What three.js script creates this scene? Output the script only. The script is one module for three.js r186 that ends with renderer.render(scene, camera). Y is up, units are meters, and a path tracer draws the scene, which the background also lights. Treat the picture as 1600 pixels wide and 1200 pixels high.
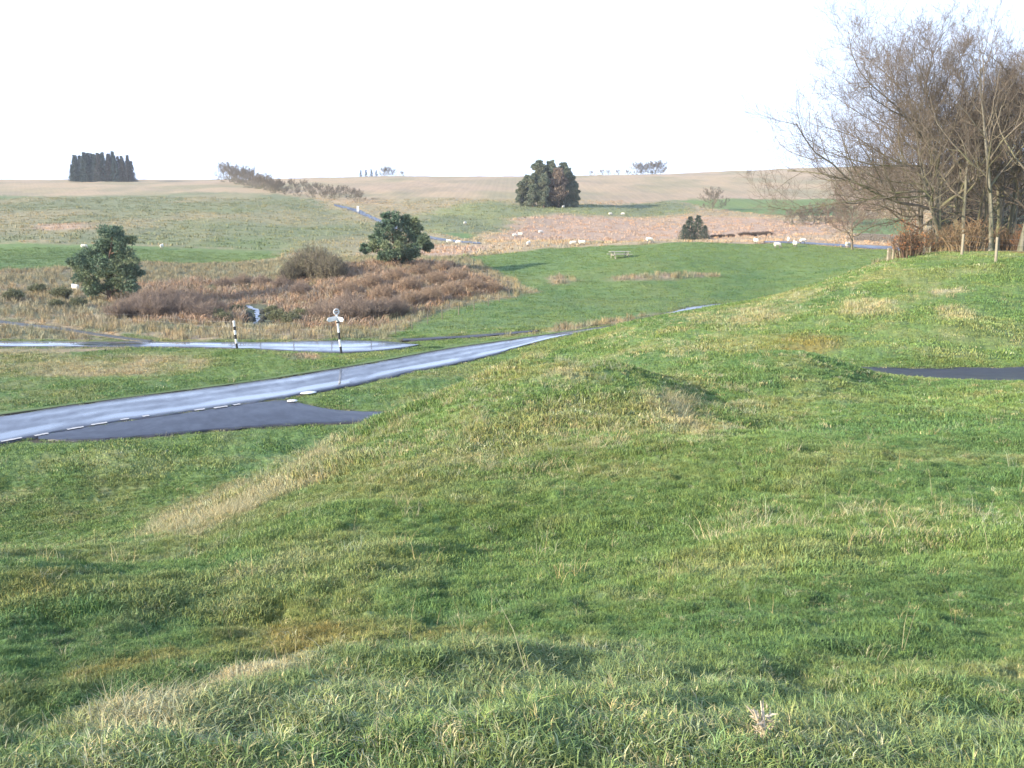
import * as THREE from 'three';
import { mergeGeometries } from 'three/addons/utils/BufferGeometryUtils.js';
import { MarchingCubes } from 'three/addons/objects/MarchingCubes.js';

// ---------------------------------------------------------------- camera, sky, sun, exposure
const scene = new THREE.Scene();
const FOCAL = 1500, PITCH = Math.atan(0.2), EYE = 10;
const camera = new THREE.PerspectiveCamera(2 * Math.atan(600 / FOCAL) * 180 / Math.PI, 4 / 3, 0.1, 9000);
camera.position.set(0, EYE, 0);
camera.rotation.x = -PITCH;
const renderer = new THREE.WebGLRenderer();
renderer.toneMapping = THREE.LinearToneMapping;
renderer.toneMappingExposure = 1.85;
renderer.shadowMap.enabled = true;
const SUN = new THREE.Vector3(-1, 0.385, 0.47).normalize();
const sun = new THREE.DirectionalLight(new THREE.Color(1, 0.88, 0.70), 4.8);
sun.position.copy(SUN).multiplyScalar(300);
sun.castShadow = true;
Object.assign(sun.shadow.camera, { left: -250, right: 250, top: 250, bottom: -250, far: 900 });
sun.shadow.mapSize.set(4096, 4096);
scene.add(sun, sun.target);
{ // a pale winter sky: white haze low down, washed blue above, brighter towards the sun
  const W = 512, Hh = 256, d = new Float32Array(W * Hh * 4), v = new THREE.Vector3();
  for (let j = 0; j < Hh; j++) for (let i = 0; i < W; i++) {
    const el = ((j + .5) / Hh - .5) * Math.PI, az = ((i + .5) / W - .5) * 2 * Math.PI;
    v.set(Math.cos(el) * Math.cos(az), Math.sin(el), Math.cos(el) * Math.sin(az));
    const t = Math.pow(Math.max(0, v.y), .8), g = Math.max(0, v.dot(SUN));
    const glow = .6 * g ** 6 + 1.2 * g ** 40;
    const o = (j * W + i) * 4, lo = [.76, .92, 1.22], hi = [.20, .34, .64];
    for (let k = 0; k < 3; k++) d[o + k] = (lo[k] + (hi[k] - lo[k]) * Math.min(1, t * 1.05)) + glow * [1, .93, .8][k];
    d[o + 3] = 1;
  }
  const tx = new THREE.DataTexture(d, W, Hh, THREE.RGBAFormat, THREE.FloatType);
  tx.mapping = THREE.EquirectangularReflectionMapping; tx.magFilter = tx.minFilter = THREE.LinearFilter; tx.needsUpdate = true;
  scene.background = tx; scene.environment = tx;
}
scene.fog = new THREE.FogExp2(new THREE.Color(.86, .9, 1), 0.0002);

// ---------------------------------------------------------------- numbers
let seed = 1;
function rnd() { seed = (seed + 0x6D2B79F5) | 0; let t = Math.imul(seed ^ (seed >>> 15), 1 | seed); t = (t + Math.imul(t ^ (t >>> 7), 61 | t)) ^ t; return ((t ^ (t >>> 14)) >>> 0) / 4294967296; }
const rr = (a, b) => a + (b - a) * rnd();
const clamp = (x, a = 0, b = 1) => x < a ? a : x > b ? b : x;
const sm = (a, b, x) => { const t = clamp((x - a) / (b - a)); return t * t * (3 - 2 * t); };
const mix = (a, b, t) => a + (b - a) * t;
const mix3 = (a, b, t) => [mix(a[0], b[0], t), mix(a[1], b[1], t), mix(a[2], b[2], t)];
const PT = new Float32Array(65536); seed = 77; for (let i = 0; i < 65536; i++) PT[i] = rnd() * 2 - 1;
function noise(x, y) {
  const xi = Math.floor(x), yi = Math.floor(y), fx = x - xi, fy = y - yi, u = fx * fx * (3 - 2 * fx), w = fy * fy * (3 - 2 * fy);
  const g = (a, b) => PT[((Math.imul(a, 374761393) + Math.imul(b, 668265263)) ^ (Math.imul(a, 374761393) + Math.imul(b, 668265263) >>> 13)) & 65535];
  return mix(mix(g(xi, yi), g(xi + 1, yi), u), mix(g(xi, yi + 1), g(xi + 1, yi + 1), u), w);
}
function fbm(x, y, n = 4) { let s = 0, a = .55; for (let i = 0; i < n; i++) { s += a * noise(x, y); const t = x; x = x * 1.62 + y * 1.2 + 7.3; y = y * 1.62 - t * 1.2 + 3.1; a *= .52; } return s; }

// ---------------------------------------------------------------- the lie of the land
// heights are surveyed along bearings from the viewpoint: [distance ahead, line of sight] pairs
const AZ = [-.8, -.56, -.42, -.28, -.14, 0, .14, .28, .42, .56, .8];
const farL = [[150, 386], [250, 332], [330, 309], [450, 290], [600, 281], [750, 284], [1000, 291], [3000, 305]];
const left0 = [[2, 1290], [2.8, 1205], [3.3, 1190], [4, 1175], [5, 1085], [6.5, 985], [9, 885], [12, 890], [17, 870], [22, 862], [27, 848], [30, 800], [38, 697], [45, 633], [52, 590], [60, 550], [63, 539], [66, 531], [75, 503], [85, 472], [95, 450], [110, 424], ...farL];
const right0 = [[2, 1265], [3, 1140], [3.8, 1084], [5, 988], [6.5, 908], [9, 830], [13, 735], [18, 660], [24, 612], [28, 598], [32, 577], [36, 545], [40, 500], [45, 445], [48, 408], [52, 396], [60, 394], [75, 394], [100, 390], [150, 372], [300, 325], [400, 297], [600, 258], [800, 256], [1000, 282], [3000, 300]];
const SURVEY = [left0, left0,
  [[2, 1280], [3.2, 1132], [3.8, 1150], [5, 1075], [6.5, 985], [10, 890], [13, 862], [18, 846], [23, 838], [27, 822], [32, 772], [38, 695], [45, 633], [52, 590], [58, 560], [63, 540], [67, 529], [75, 508], [85, 480], [95, 455], [110, 428], ...farL],
  [[2, 1270], [3, 1120], [3.7, 1062], [4.5, 1088], [5.5, 1042], [8, 940], [12, 850], [16, 800], [19, 768], [23, 778], [27, 785], [32, 763], [38, 697], [45, 633], [52, 592], [58, 560], [63, 542], [67, 528], [75, 512], [85, 490], [95, 465], [110, 440], [150, 395], ...farL.slice(1)],
  [[2, 1260], [3, 1110], [3.9, 1043], [4.8, 1062], [6, 1002], [8, 920], [12, 820], [16, 742], [19, 692], [21.5, 662], [23.5, 662], [27, 702], [32, 722], [38, 690], [43, 648], [46, 628], [52, 592], [58, 561], [63, 541], [67, 526], [75, 508], [84, 482], [93, 448], [102, 424], [110, 413], [122, 408], [150, 395], [200, 365], [280, 330], [400, 295], [600, 276], [750, 279], [1000, 290], [3000, 305]],
  [[2, 1250], [3, 1105], [4, 1036], [5, 1052], [6, 1002], [8, 920], [12, 800], [17, 685], [20, 632], [23, 596], [25, 592], [28, 615], [34, 636], [40, 620], [46, 600], [52, 577], [58, 556], [62, 541], [68, 519], [75, 500], [85, 476], [95, 455], [110, 425], [125, 403], [140, 388], [160, 378], [200, 370], [280, 326], [400, 296], [600, 276], [750, 279], [1000, 290], [3000, 305]],
  [[2, 1250], [3, 1110], [3.8, 1055], [5, 1012], [6.5, 950], [9, 870], [13, 760], [18, 655], [22, 600], [25, 583], [28, 590], [32, 602], [36, 594], [40, 560], [48, 520], [54, 500], [58, 497], [66, 506], [75, 500], [84, 477], [95, 450], [110, 405], [125, 385], [132, 379], [145, 379], [165, 382], [200, 372], [250, 345], [300, 326], [400, 297], [600, 273], [750, 275], [1000, 290], [3000, 305]],
  [[2, 1255], [3, 1120], [3.8, 1065], [5, 990], [6.5, 925], [9, 850], [13, 750], [18, 655], [23, 590], [27, 563], [30, 561], [33, 570], [36, 558], [38, 540], [44, 505], [50, 475], [55, 462], [60, 463], [70, 482], [84, 474], [95, 450], [105, 425], [120, 395], [135, 380], [145, 376], [165, 378], [200, 365], [250, 345], [300, 328], [400, 300], [600, 267], [800, 266], [1000, 290], [3000, 305]],
  [[2, 1260], [3, 1130], [3.8, 1072], [5, 985], [6.5, 915], [9, 840], [13, 740], [18, 660], [24, 605], [28, 593], [31, 587], [33, 577], [36, 545], [40, 500], [45, 455], [50, 420], [54, 404], [58, 399], [66, 398], [80, 402], [100, 398], [130, 386], [150, 377], [200, 360], [300, 328], [400, 300], [600, 261], [800, 260], [1000, 282], [3000, 300]],
  right0, right0];
const sP = Math.sin(PITCH), cP = Math.cos(PITCH);
const sight = (D, py) => { const v = (600 - py) / FOCAL; return EYE + D * (v * cP - sP) / (cP + v * sP); };
const L0 = Math.log(.4), L1 = Math.log(3000), NS = 900;
function pchip(xs, ys) {
  const n = xs.length, m = new Array(n), d = [];
  for (let i = 0; i < n - 1; i++) d.push((ys[i + 1] - ys[i]) / (xs[i + 1] - xs[i]));
  m[0] = d[0]; m[n - 1] = d[n - 2];
  for (let i = 1; i < n - 1; i++) m[i] = (d[i - 1] + d[i]) / 2 * (d[i - 1] * d[i] < 0 ? .4 : 1);
  return x => {
    let i = 0; while (i < n - 2 && x > xs[i + 1]) i++;
    const h = xs[i + 1] - xs[i], t = clamp((x - xs[i]) / h), t2 = t * t, t3 = t2 * t;
    return (2 * t3 - 3 * t2 + 1) * ys[i] + (t3 - 2 * t2 + t) * h * m[i] + (3 * t2 - 2 * t3) * ys[i + 1] + (t3 - t2) * h * m[i + 1];
  };
}
const PROFILE = SURVEY.map(col => {
  const xs = [L0, Math.log(1)], ys = [EYE - 1.62, EYE - 1.62];
  for (const [D, py] of col) { xs.push(Math.log(D)); ys.push(sight(D, py)); }
  const f = pchip(xs, ys), out = new Float32Array(NS + 1);
  for (let i = 0; i <= NS; i++) out[i] = f(L0 + (L1 - L0) * i / NS);
  return out;
});
function polar(x, z) {
  const phi = Math.atan2(x, -z), lim = Math.atan(.8), p = clamp(phi, -lim, lim);
  return [Math.tan(p), Math.hypot(x, z) * Math.cos(p)];
}
const spl = (p0, p1, p2, p3, t) => .5 * (2 * p1 + (p2 - p0) * t + (2 * p0 - 5 * p1 + 4 * p2 - p3) * t * t + (3 * p1 - p0 - 3 * p2 + p3) * t * t * t);
// knolls and scrapes of the old workings: [x, distance, radii, height]
const KNOLLS = [[1.4, 22.3, 2.7, 3.2, .5], [5.1, 21, 1.9, 3.2, -.6], [3.5, 28, 3, 2.5, -.5], [7.8, 28, 2.2, 1.8, .3], [10.5, 24, 2.5, 3, -.3], [-2.6, 13, 1.6, 2.0, .22], [.8, 10.5, 1.8, 1.6, -.2], [3.8, 14.5, 2.2, 2.2, .2], [18, 38, 2.5, 1.8, .35], [14.5, 35, 2.2, 1.6, .3], [-6.8, 11.5, 1.2, 1.2, .25], [2.7, 5.6, 1.5, .9, -.16], [.5, 5.2, 1.2, .5, -.10], [-1.4, 4.7, 1.1, .5, -.14]];
function land(x, z) {                                     // the smooth lie of the land
  const [a, D] = polar(x, z);
  let i = 0; while (i < AZ.length - 2 && a > AZ[i + 1]) i++;
  const u = (a - AZ[i]) / (AZ[i + 1] - AZ[i]), N = AZ.length - 1;
  const s = clamp((Math.log(Math.max(D, .41)) - L0) / (L1 - L0), 0, .9999) * NS, k = Math.floor(s), w = s - k;
  const at = c => { const P = PROFILE[c < 0 ? 0 : c > N ? N : c]; return P[k] + (P[k + 1] - P[k]) * w; };
  let h = spl(at(i - 1), at(i), at(i + 1), at(i + 2), u);
  if (D > 3.4 && D < 40) for (const [bx, bz, rx, rz, k] of KNOLLS) { const e = ((x - bx) / rx) ** 2 + ((z + bz) / rz) ** 2; if (e < 6) h += k * Math.exp(-e); }
  return h;
}
function sightline(px, py) { const u = (px - 800) / FOCAL, v = (600 - py) / FOCAL, k = cP + v * sP; return [u / k, (v * cP - sP) / k]; }
function at(px, py, Dmin = 1.5) {                          // where a line of sight meets the land
  const [a, s] = sightline(px, py); let D = Dmin, p = D;
  for (; D < 2500; p = D, D *= 1.004) if (EYE + s * D < land(a * D, -D)) break;
  for (let i = 0; i < 18; i++) { const m = (p + D) / 2; if (EYE + s * m < land(a * m, -m)) D = m; else p = m; }
  return [a * D, -D];
}
const out = (px, D, py = 395) => [sightline(px, py)[0] * D, -D];  // a bearing and a distance

// ---------------------------------------------------------------- roads, set out by their two edges
const lerpPts = (P, n) => { // resample a polyline of [x, z]
  const L = [0]; for (let i = 1; i < P.length; i++) L.push(L[i - 1] + Math.hypot(P[i][0] - P[i - 1][0], P[i][1] - P[i - 1][1]));
  const o = []; let k = 0;
  for (let i = 0; i <= n; i++) {
    const s = L[L.length - 1] * i / n; while (k < P.length - 2 && s > L[k + 1]) k++;
    const t = (s - L[k]) / (L[k + 1] - L[k]), c = j => P[clamp(j, 0, P.length - 1)];
    o.push([0, 1].map(q => mix(c(k)[q], c(k + 1)[q], t)));
  }
  return o;
};
const smooth = (P, it = 3) => { for (let q = 0; q < it; q++) P = P.map((p, i) => i && i < P.length - 1 ? [0, 1].map(k => .25 * P[i - 1][k] + .5 * p[k] + .25 * P[i + 1][k]) : p); return P; };
const ends = (list, ...more) => list.map(([x, y, m]) => at(x, y, m ?? 20)).concat(more);
const roadA_far = ends([[-260, 686], [-100, 664], [0, 650], [100, 636], [200, 622], [300, 610], [400, 597], [500, 580], [600, 566], [700, 543], [745, 539], [790, 532, 45], [850, 524, 50], [915, 516, 55]], ...ends([[1085, 477.5, 66], [1190, 466, 66]]), [30, -92], [60, -100]);
const roadA_near = ends([[-260, 760], [-100, 710], [0, 692], [100, 673], [200, 656], [300, 643], [400, 631], [500, 610], [600, 591], [700, 570], [745, 562], [790, 548, 45], [850, 531, 50], [915, 518.5, 55]], ...ends([[1085, 487, 66], [1190, 476, 66]]), [30, -88], [60, -95]);
const roadB_far = [...ends([[60, 679], [160, 663], [300, 642], [400, 629], [440, 621], [456, 619.5], [464, 628], [478, 635], [505, 640], [560, 642, 30], [640, 641, 32]]), [-1, -38], [3.5, -34.4], [9, -33.2], ...ends([[1450, 576], [1600, 573], [1800, 570]]), [45, -36]];
const roadB_near = [...ends([[60, 687], [160, 690], [300, 673], [400, 667], [457, 664], [500, 661, 28], [560, 657, 30], [640, 649, 32]]), [-1, -34.8], [3.5, -31.4], [9, -30.3], ...ends([[1450, 590], [1600, 596], [1800, 600]]), [45, -31]];
const roadC_far = ends([[-200, 533], [0, 533.5], [200, 534], [300, 534.5], [400, 535], [480, 533], [560, 532], [610, 534], [650, 538]]);
const roadC_near = ends([[-200, 541], [0, 541.5], [200, 542], [300, 542.5], [400, 545], [480, 550], [540, 551.5], [600, 548], [632, 543], [655, 539]]);
const roadD_far = ends([[522, 319.2], [560, 327], [580, 337.2], [620, 354.2], [665, 368], [700, 374], [750, 379]], );
const roadD_near = ends([[522, 321.2], [554, 330], [576, 340.6], [616, 357.3], [663, 370.7], [700, 376.8], [750, 381.2]]);
const roadE_far = [...ends([[1195, 377], [1240, 378], [1300, 381], [1390, 385]], ), out(1420, 122, 388)];
const roadE_near = [...ends([[1195, 379], [1240, 380.5], [1300, 384.5], [1390, 390]]), out(1420, 116, 388)];
const trackF_far = ends([[-150, 487], [0, 500.5], [100, 512], [240, 532]]);
const trackF_near = ends([[-150, 492], [0, 505], [100, 516.5], [228, 534]]);
const trackG_far = ends([[630, 529.5], [700, 526], [800, 519], [840, 516]]), trackG_near = ends([[630, 533], [700, 529], [800, 521.5], [840, 518]]);
const ROADS = {};
function layRoad(name, A, B, n) { ROADS[name] = { A: smooth(lerpPts(smooth(lerpPts(A, 60), 2), n), 3), B: smooth(lerpPts(smooth(lerpPts(B, 60), 2), n), 3), n }; }
layRoad('a', roadA_far, roadA_near, 220); layRoad('b', roadB_far, roadB_near, 160); layRoad('c', roadC_far, roadC_near, 120);
layRoad('d', roadD_far, roadD_near, 80); layRoad('e', roadE_far, roadE_near, 60); layRoad('f', trackF_far, trackF_near, 60); layRoad('g', trackG_far, trackG_near, 50);
const SEGS = []; // centre segments with half width
for (const k in ROADS) { const { A, B, n } = ROADS[k]; for (let i = 0; i < n; i++) for (let q = 0; q < 5; q++) { const e = j => [0, 1].map(c => mix(j[i][c], j[i + 1][c], q / 5)), a = e(A), b = e(B); SEGS.push([(a[0] + b[0]) / 2, (a[1] + b[1]) / 2, Math.hypot(a[0] - b[0], a[1] - b[1]) / 2, k, a, b]); } }
const CELL = 6, SGRID = new Map();
for (const s of SEGS) { const R = s[2] + 6; for (let i = Math.floor((s[0] - R) / CELL); i <= (s[0] + R) / CELL; i++) for (let j = Math.floor((s[1] - R) / CELL); j <= (s[1] + R) / CELL; j++) { const k = i * 4096 + j; if (!SGRID.has(k)) SGRID.set(k, []); SGRID.get(k).push(s); } }
function roadGap(x, z) { // metres from the edge of the nearest road, negative on it
  const L = SGRID.get(Math.floor(x / CELL) * 4096 + Math.floor(z / CELL)); let best = 9;
  if (L) for (const s of L) { // distance to the cross line from edge to edge
    const [ax, az] = s[4], [bx, bz] = s[5], dx = bx - ax, dz = bz - az, t = clamp(((x - ax) * dx + (z - az) * dz) / (dx * dx + dz * dz + 1e-9));
    const d = Math.hypot(x - ax - dx * t, z - az - dz * t) - .12; if (d < best) best = d;
  }
  return best;
}
function height(x, z, gap = roadGap(x, z)) {               // the ground as it is, with its humps and hollows
  const D = Math.hypot(x, z), off = sm(.1, 1.6, gap), near = 1 - sm(25, 70, D), far = sm(60, 200, D);
  let n = near * (.16 * fbm(x * .45, z * .45, 2) + .085 * fbm(x * 1.5 + 9, z * 1.5, 2)) * sm(1, 4, D) + (.12 + .5 * far) * fbm(x * .09, z * .09, 3) * sm(6, 30, D) + (1 - sm(40, 120, D)) * .07 * fbm(x * 5, z * 5, 2) * sm(.8, 2, D);
  n += .03 * sm(2.2, 1, gap) * sm(.05, .3, gap);
  return land(x, z) + n * off - .07 * (1 - sm(.05, .5, gap));
}

// ---------------------------------------------------------------- what grows where
const inside = (P, x, z) => { let c = false; for (let i = 0, j = P.length - 1; i < P.length; j = i++) if ((P[i][1] > z) !== (P[j][1] > z) && x < (P[j][0] - P[i][0]) * (z - P[i][1]) / (P[j][1] - P[i][1]) + P[i][0]) c = !c; return c; };
const FIELDS = [];
function field(kind, pts, Dmin = 20, warp = 1) { const P = pts.map(([x, y]) => at(x, y, Dmin)), xs = P.map(p => p[0]), zs = P.map(p => p[1]); FIELDS.push({ kind, P, warp, x0: Math.min(...xs) - 12, x1: Math.max(...xs) + 12, z0: Math.min(...zs) - 12, z1: Math.max(...zs) + 12 }); }
field('mixed', [[-300, 303], [150, 306], [350, 300], [470, 305], [560, 335], [640, 365], [600, 400], [430, 395], [240, 384], [-300, 376]], 90, 4);
field('tan', [[-300, 283], [0, 283], [200, 283], [350, 279], [480, 292], [360, 296], [150, 303], [-300, 301]], 200, 5);
field('red', [[55, 351], [140, 351], [140, 360], [55, 360]], 90, 2);
field('red', [[650, 381], [780, 383], [720, 402], [640, 404], [560, 396], [590, 384]], 90, 2);
field('hill', [[610, 352], [680, 328], [760, 315], [840, 320], [1000, 318], [1060, 312], [1100, 330], [1000, 338], [860, 335], [800, 360], [740, 368], [690, 364]], 90, 4);
field('green', [[690, 362], [760, 366], [730, 373], [690, 368]], 90, 1);
field('red', [[800, 340], [880, 336], [1010, 341], [1120, 338], [1340, 350], [1340, 358], [1180, 372], [1060, 374], [900, 376], [780, 376]], 120, 3);
field('green', [[1050, 312], [1200, 310], [1330, 312], [1340, 338], [1200, 336], [1110, 326]], 120, 2);
field('green', [[1330, 340], [1420, 340], [1420, 368], [1330, 364]], 120, 1);
field('green', [[-300, 377], [240, 385], [440, 393], [448, 405], [250, 410], [100, 421], [-300, 430]], 80, 1.5);
field('rough', [[-300, 431], [110, 422], [260, 411], [450, 406], [560, 398], [730, 408], [830, 455], [690, 486], [600, 521], [430, 527], [250, 520], [160, 506], [-300, 496]], 66, 1);
field('rust', [[170, 455], [290, 438], [560, 416], [640, 410], [700, 412], [800, 455], [690, 480], [600, 512], [500, 515], [420, 505], [300, 508], [170, 500]], 66, .8);
field('dark', [[376, 474], [420, 476], [436, 500], [432, 512], [376, 512]], 66, .3);
field('pale', [[112, 444], [124, 444], [165, 500], [152, 505]], 66, .2);
field('green', [[730, 404], [860, 388], [1000, 382], [1230, 380], [1400, 391], [1400, 420], [1180, 468], [1080, 482], [830, 516], [600, 528], [604, 522], [690, 488], [835, 456]], 66, .8);
field('brown', [[940, 436], [1030, 429], [1125, 428], [1125, 434], [1030, 438], [950, 441]], 66, .6);
field('brown', [[848, 434], [880, 432], [905, 440], [870, 446]], 66, .6);
field('tuft', [[-200, 552], [150, 552], [330, 560], [310, 582], [150, 588], [-200, 594]], 30, .8);
field('brown', [[440, 556], [480, 553], [500, 562], [450, 566]], 30, .3);
field('leaf', [[1400, 398], [1440, 396], [1600, 396], [1900, 396], [1900, 388], [1400, 390]], 48, 1);
field('straw', [[235, 800], [400, 742], [470, 706], [560, 676], [640, 654], [720, 626], [745, 645], [640, 700], [520, 745], [430, 790], [240, 860]], 8, .7);
field('mottle', [[560, 660], [720, 600], [900, 585], [1060, 588], [1180, 620], [1130, 690], [940, 740], [620, 760], [540, 720]], 8, .8);
field('straw', [[840, 575], [930, 578], [925, 600], [850, 600]], 15, .5);
field('straw', [[1010, 625], [1080, 620], [1085, 680], [1020, 680]], 10, .4);
field('mottle', [[900, 535], [1000, 505], [1180, 475], [1300, 430], [1400, 408], [1420, 430], [1240, 500], [1180, 545], [1000, 565]], 25, 1);
field('straw', [[1150, 482], [1200, 474], [1235, 490], [1210, 510], [1150, 515]], 30, .8);
field('straw', [[1310, 473], [1390, 470], [1415, 490], [1330, 497]], 25, .5);
field('straw', [[1470, 482], [1510, 480], [1520, 498], [1475, 500]], 25, .5);
field('pale', [[1455, 454], [1500, 452], [1520, 457], [1460, 460]], 25, .3);
field('moss', [[1180, 530], [1270, 522], [1320, 535], [1290, 550], [1190, 554]], 25, .5);
field('moss', [[390, 950], [480, 940], [640, 960], [640, 1010], [560, 1020], [390, 1030]], 3.9, .4);
field('moss', [[0, 890], [60, 890], [90, 920], [50, 960], [-20, 950]], 3.9, .3);
field('moss', [[680, 980], [790, 975], [780, 1020], [690, 1020]], 4.2, .25);
field('moss', [[300, 1040], [40, 1110], [60, 1090], [180, 1030], [330, 1000]], 3.5, .25);
field('mottle', [[1100, 800], [1300, 760], [1620, 800], [1620, 870], [1250, 850], [1100, 830]], 5, .6);
field('paintedShade', [[960, 970], [1080, 930], [1250, 900], [1620, 880], [1700, 1100], [1300, 1076], [1100, 1056], [980, 1036]], 3.9, .3);  // shade across the right foreground, put into the turf colour as darker green
field('fore', [[-100, 1185], [200, 1125], [330, 1082], [480, 1046], [800, 1030], [960, 1034], [1100, 1060], [1300, 1080], [1700, 1110], [1700, 1290], [-100, 1290]], 2.1, .15);
field('crest', [[60, 1185], [200, 1130], [330, 1084], [460, 1052], [520, 1046], [500, 1062], [420, 1090], [340, 1130], [230, 1190]], 2.2, .1);
const C = { grass: [.134, .203, .050], lush: [.096, .172, .046], yellow: [.205, .222, .070], straw: [.45, .395, .23], tan: [.42, .305, .175], red: [.40, .275, .185], rust: [.29, .205, .125], moss: [.21, .18, .045], soil: [.07, .055, .035], olive: [.165, .185, .085] };
function shade(kind, A, B, Cc, D) {
  switch (kind) {
    case 'green': return mix3(mix3(C.grass, C.lush, A), C.yellow, .25 * B);
    case 'hill': return mix3(C.olive, mix3(C.grass, C.tan, .3), A);
    case 'mixed': return mix3(mix3(C.olive, C.tan, .15 + .5 * A), mix3(C.grass, C.olive, .35), .2 + B * .7);
    case 'tan': return mix3(mix3(C.tan, C.olive, .5 * A), C.red, .45 * B);
    case 'red': return mix3(C.red, C.tan, .45 * A);
    case 'rough': return mix3(mix3(C.olive, C.tan, A), C.rust, .4 * B);
    case 'rust': return mix3(mix3(C.rust, C.red, .6 * A), mix3(C.olive, C.grass, .4), .75 * sm(.4, .9, B));
    case 'brown': return mix3(C.olive, C.red, A);
    case 'leaf': return mix3([.16, .085, .035], C.olive, .6 * A);
    case 'straw': return mix3(mix3(C.straw, C.tan, A * .5), mix3(C.yellow, C.grass, B * .8), .4 + .55 * Cc);
    case 'dark': return mix3([.085, .095, .05], [.14, .15, .075], A);
    case 'pale': return mix3(C.straw, C.tan, A);
    case 'tuft': return mix3(mix3(C.yellow, C.tan, .7 * A), C.grass, .5 * B);
    case 'mottle': return mix3(mix3(C.grass, C.lush, B), mix3(C.yellow, C.straw, .55 * Cc * B), .85 * sm(.3, .95, A));
    case 'moss': return mix3(C.moss, C.grass, .45 * A);
    case 'crest': return mix3(C.yellow, C.straw, .35 + .5 * Cc);
    case 'paintedShade': return mix3(C.lush, C.grass, .25 * A).map(q => q * .92);  // turf tone dimmed and greened to carry the painted shade
    case 'fore': return mix3(mix3(C.lush, C.grass, .7 * A), C.straw, .16 * sm(.45, .95, B) + .12 * Cc * A);
  }
  const k = mix3(mix3(C.grass, C.lush, B), C.yellow, .55 * sm(.35, 1, A)); return mix3(k, C.straw, .18 * sm(.55, 1, Cc) * A);
}
const RING = [[0, 0], [.9, .3], [-.3, .9], [-.9, -.3], [.3, -.9]];
function ground(x, z, gap) { // [r, g, b, kind]
  const D = Math.hypot(x, z), w1 = fbm(x * .35, z * .35, 3), w2 = noise(x * .3 + 9, z * .3), w3 = noise(x * 2.1, z * 2.1), w4 = noise(x * 2.1 + 31, z * 2.1);
  const far = D > 110, a = far ? fbm(x * .05, z * .025, 4) : fbm(x * .5, z * .5, 4), b = far ? fbm(x * .02 + 5, z * .012, 3) : fbm(x * .14 + 5, z * .14, 3), c = fbm(x * 2.6, z * 2.6, 2);
  const A = sm(-.35, .45, a), B = sm(-.3, .35, b), Cc = sm(-.3, .4, c);
  let kind = D < 66 ? 'grass' : D < 130 ? 'rough' : 'tan', k = shade(kind, A, B, Cc, D);
  for (const f of FIELDS) if (x > f.x0 && x < f.x1 && z > f.z0 && z < f.z1) {
    let n = 0; const s = f.warp * .9; for (const [u, v] of RING) if (inside(f.P, x + f.warp * (w1 + .35 * w3) + u * s, z + f.warp * (w2 + .35 * w4) + v * s)) n++;
    if (n) { k = mix3(k, shade(f.kind, A, B, Cc, D), n / 5); if (n > 2) kind = f.kind; }
  }
  if (gap < 1.2 && D < 75) { const t = sm(1.2, .5, gap) * .7; k = mix3(k, C.grass, t); if (gap < .8 && kind !== 'fore') kind = 'grass'; }
  if (gap < .35 && D < 90) k = mix3(C.soil, k, sm(.0, .35, gap));
  return [k[0], k[1], k[2], kind];
}

// ---------------------------------------------------------------- naming
const numbers = {};
function numbered(n) { if (!(n in numbers)) { numbers[n] = 0; return n; } return n + '_' + String(++numbers[n]).padStart(3, '0'); }
function tag(o, label, category, group) { o.userData = { label, category }; if (group) o.userData.group = group; return o; }
function struct(name, geo, m, parent = scene) { const o = new THREE.Mesh(geo, m); o.name = numbered(name); if (parent === scene) o.userData.kind = 'structure'; o.castShadow = o.receiveShadow = true; parent.add(o); return o; }
function part(name, geo, m, parent) { const o = new THREE.Mesh(geo, m); o.name = name; o.castShadow = o.receiveShadow = true; parent.add(o); return o; }
function thing(name, label, category, [x, y, z], turn = 0, group) { const o = new THREE.Group(); o.name = numbered(name); o.position.set(x, y, z); o.rotation.y = turn; tag(o, label, category, group); scene.add(o); return o; }
const on = ([x, z], dy = 0) => [x, height(x, z) + dy, z];
function meshOf(pos, idx, col, uv) {
  const g = new THREE.BufferGeometry();
  g.setAttribute('position', new THREE.Float32BufferAttribute(pos, 3));
  if (col) g.setAttribute('color', new THREE.Float32BufferAttribute(col, 3));
  if (uv) g.setAttribute('uv', new THREE.Float32BufferAttribute(uv, 2));
  if (idx) g.setIndex(idx);
  g.computeVertexNormals(); return g;
}
function texture(n, f, srgb, rep) { // f(i, j) -> [r, g, b] in 0..1
  const [w, h] = Array.isArray(n) ? n : [n, n], d = new Uint8Array(w * h * 4);
  for (let j = 0; j < h; j++) for (let i = 0; i < w; i++) { const c = f(i / w, j / h), o = (j * w + i) * 4; for (let k = 0; k < 3; k++) d[o + k] = 255 * clamp(Array.isArray(c) ? c[k] : c); d[o + 3] = 255; }
  const t = new THREE.DataTexture(d, w, h, THREE.RGBAFormat); t.wrapS = t.wrapT = THREE.RepeatWrapping; t.magFilter = THREE.LinearFilter; t.minFilter = THREE.LinearMipmapLinearFilter; t.generateMipmaps = true;
  if (srgb) t.colorSpace = THREE.SRGBColorSpace; t.needsUpdate = true; return t;
}
// noise that wraps round at 1
const wrapN = (u, v, f, n) => { const g = (a, b) => mix(mix(fbm(a * f, b * f, n), fbm((a - 1) * f, b * f, n), a), mix(fbm(a * f, (b - 1) * f, n), fbm((a - 1) * f, (b - 1) * f, n), a), b); return g(u, v); };

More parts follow.
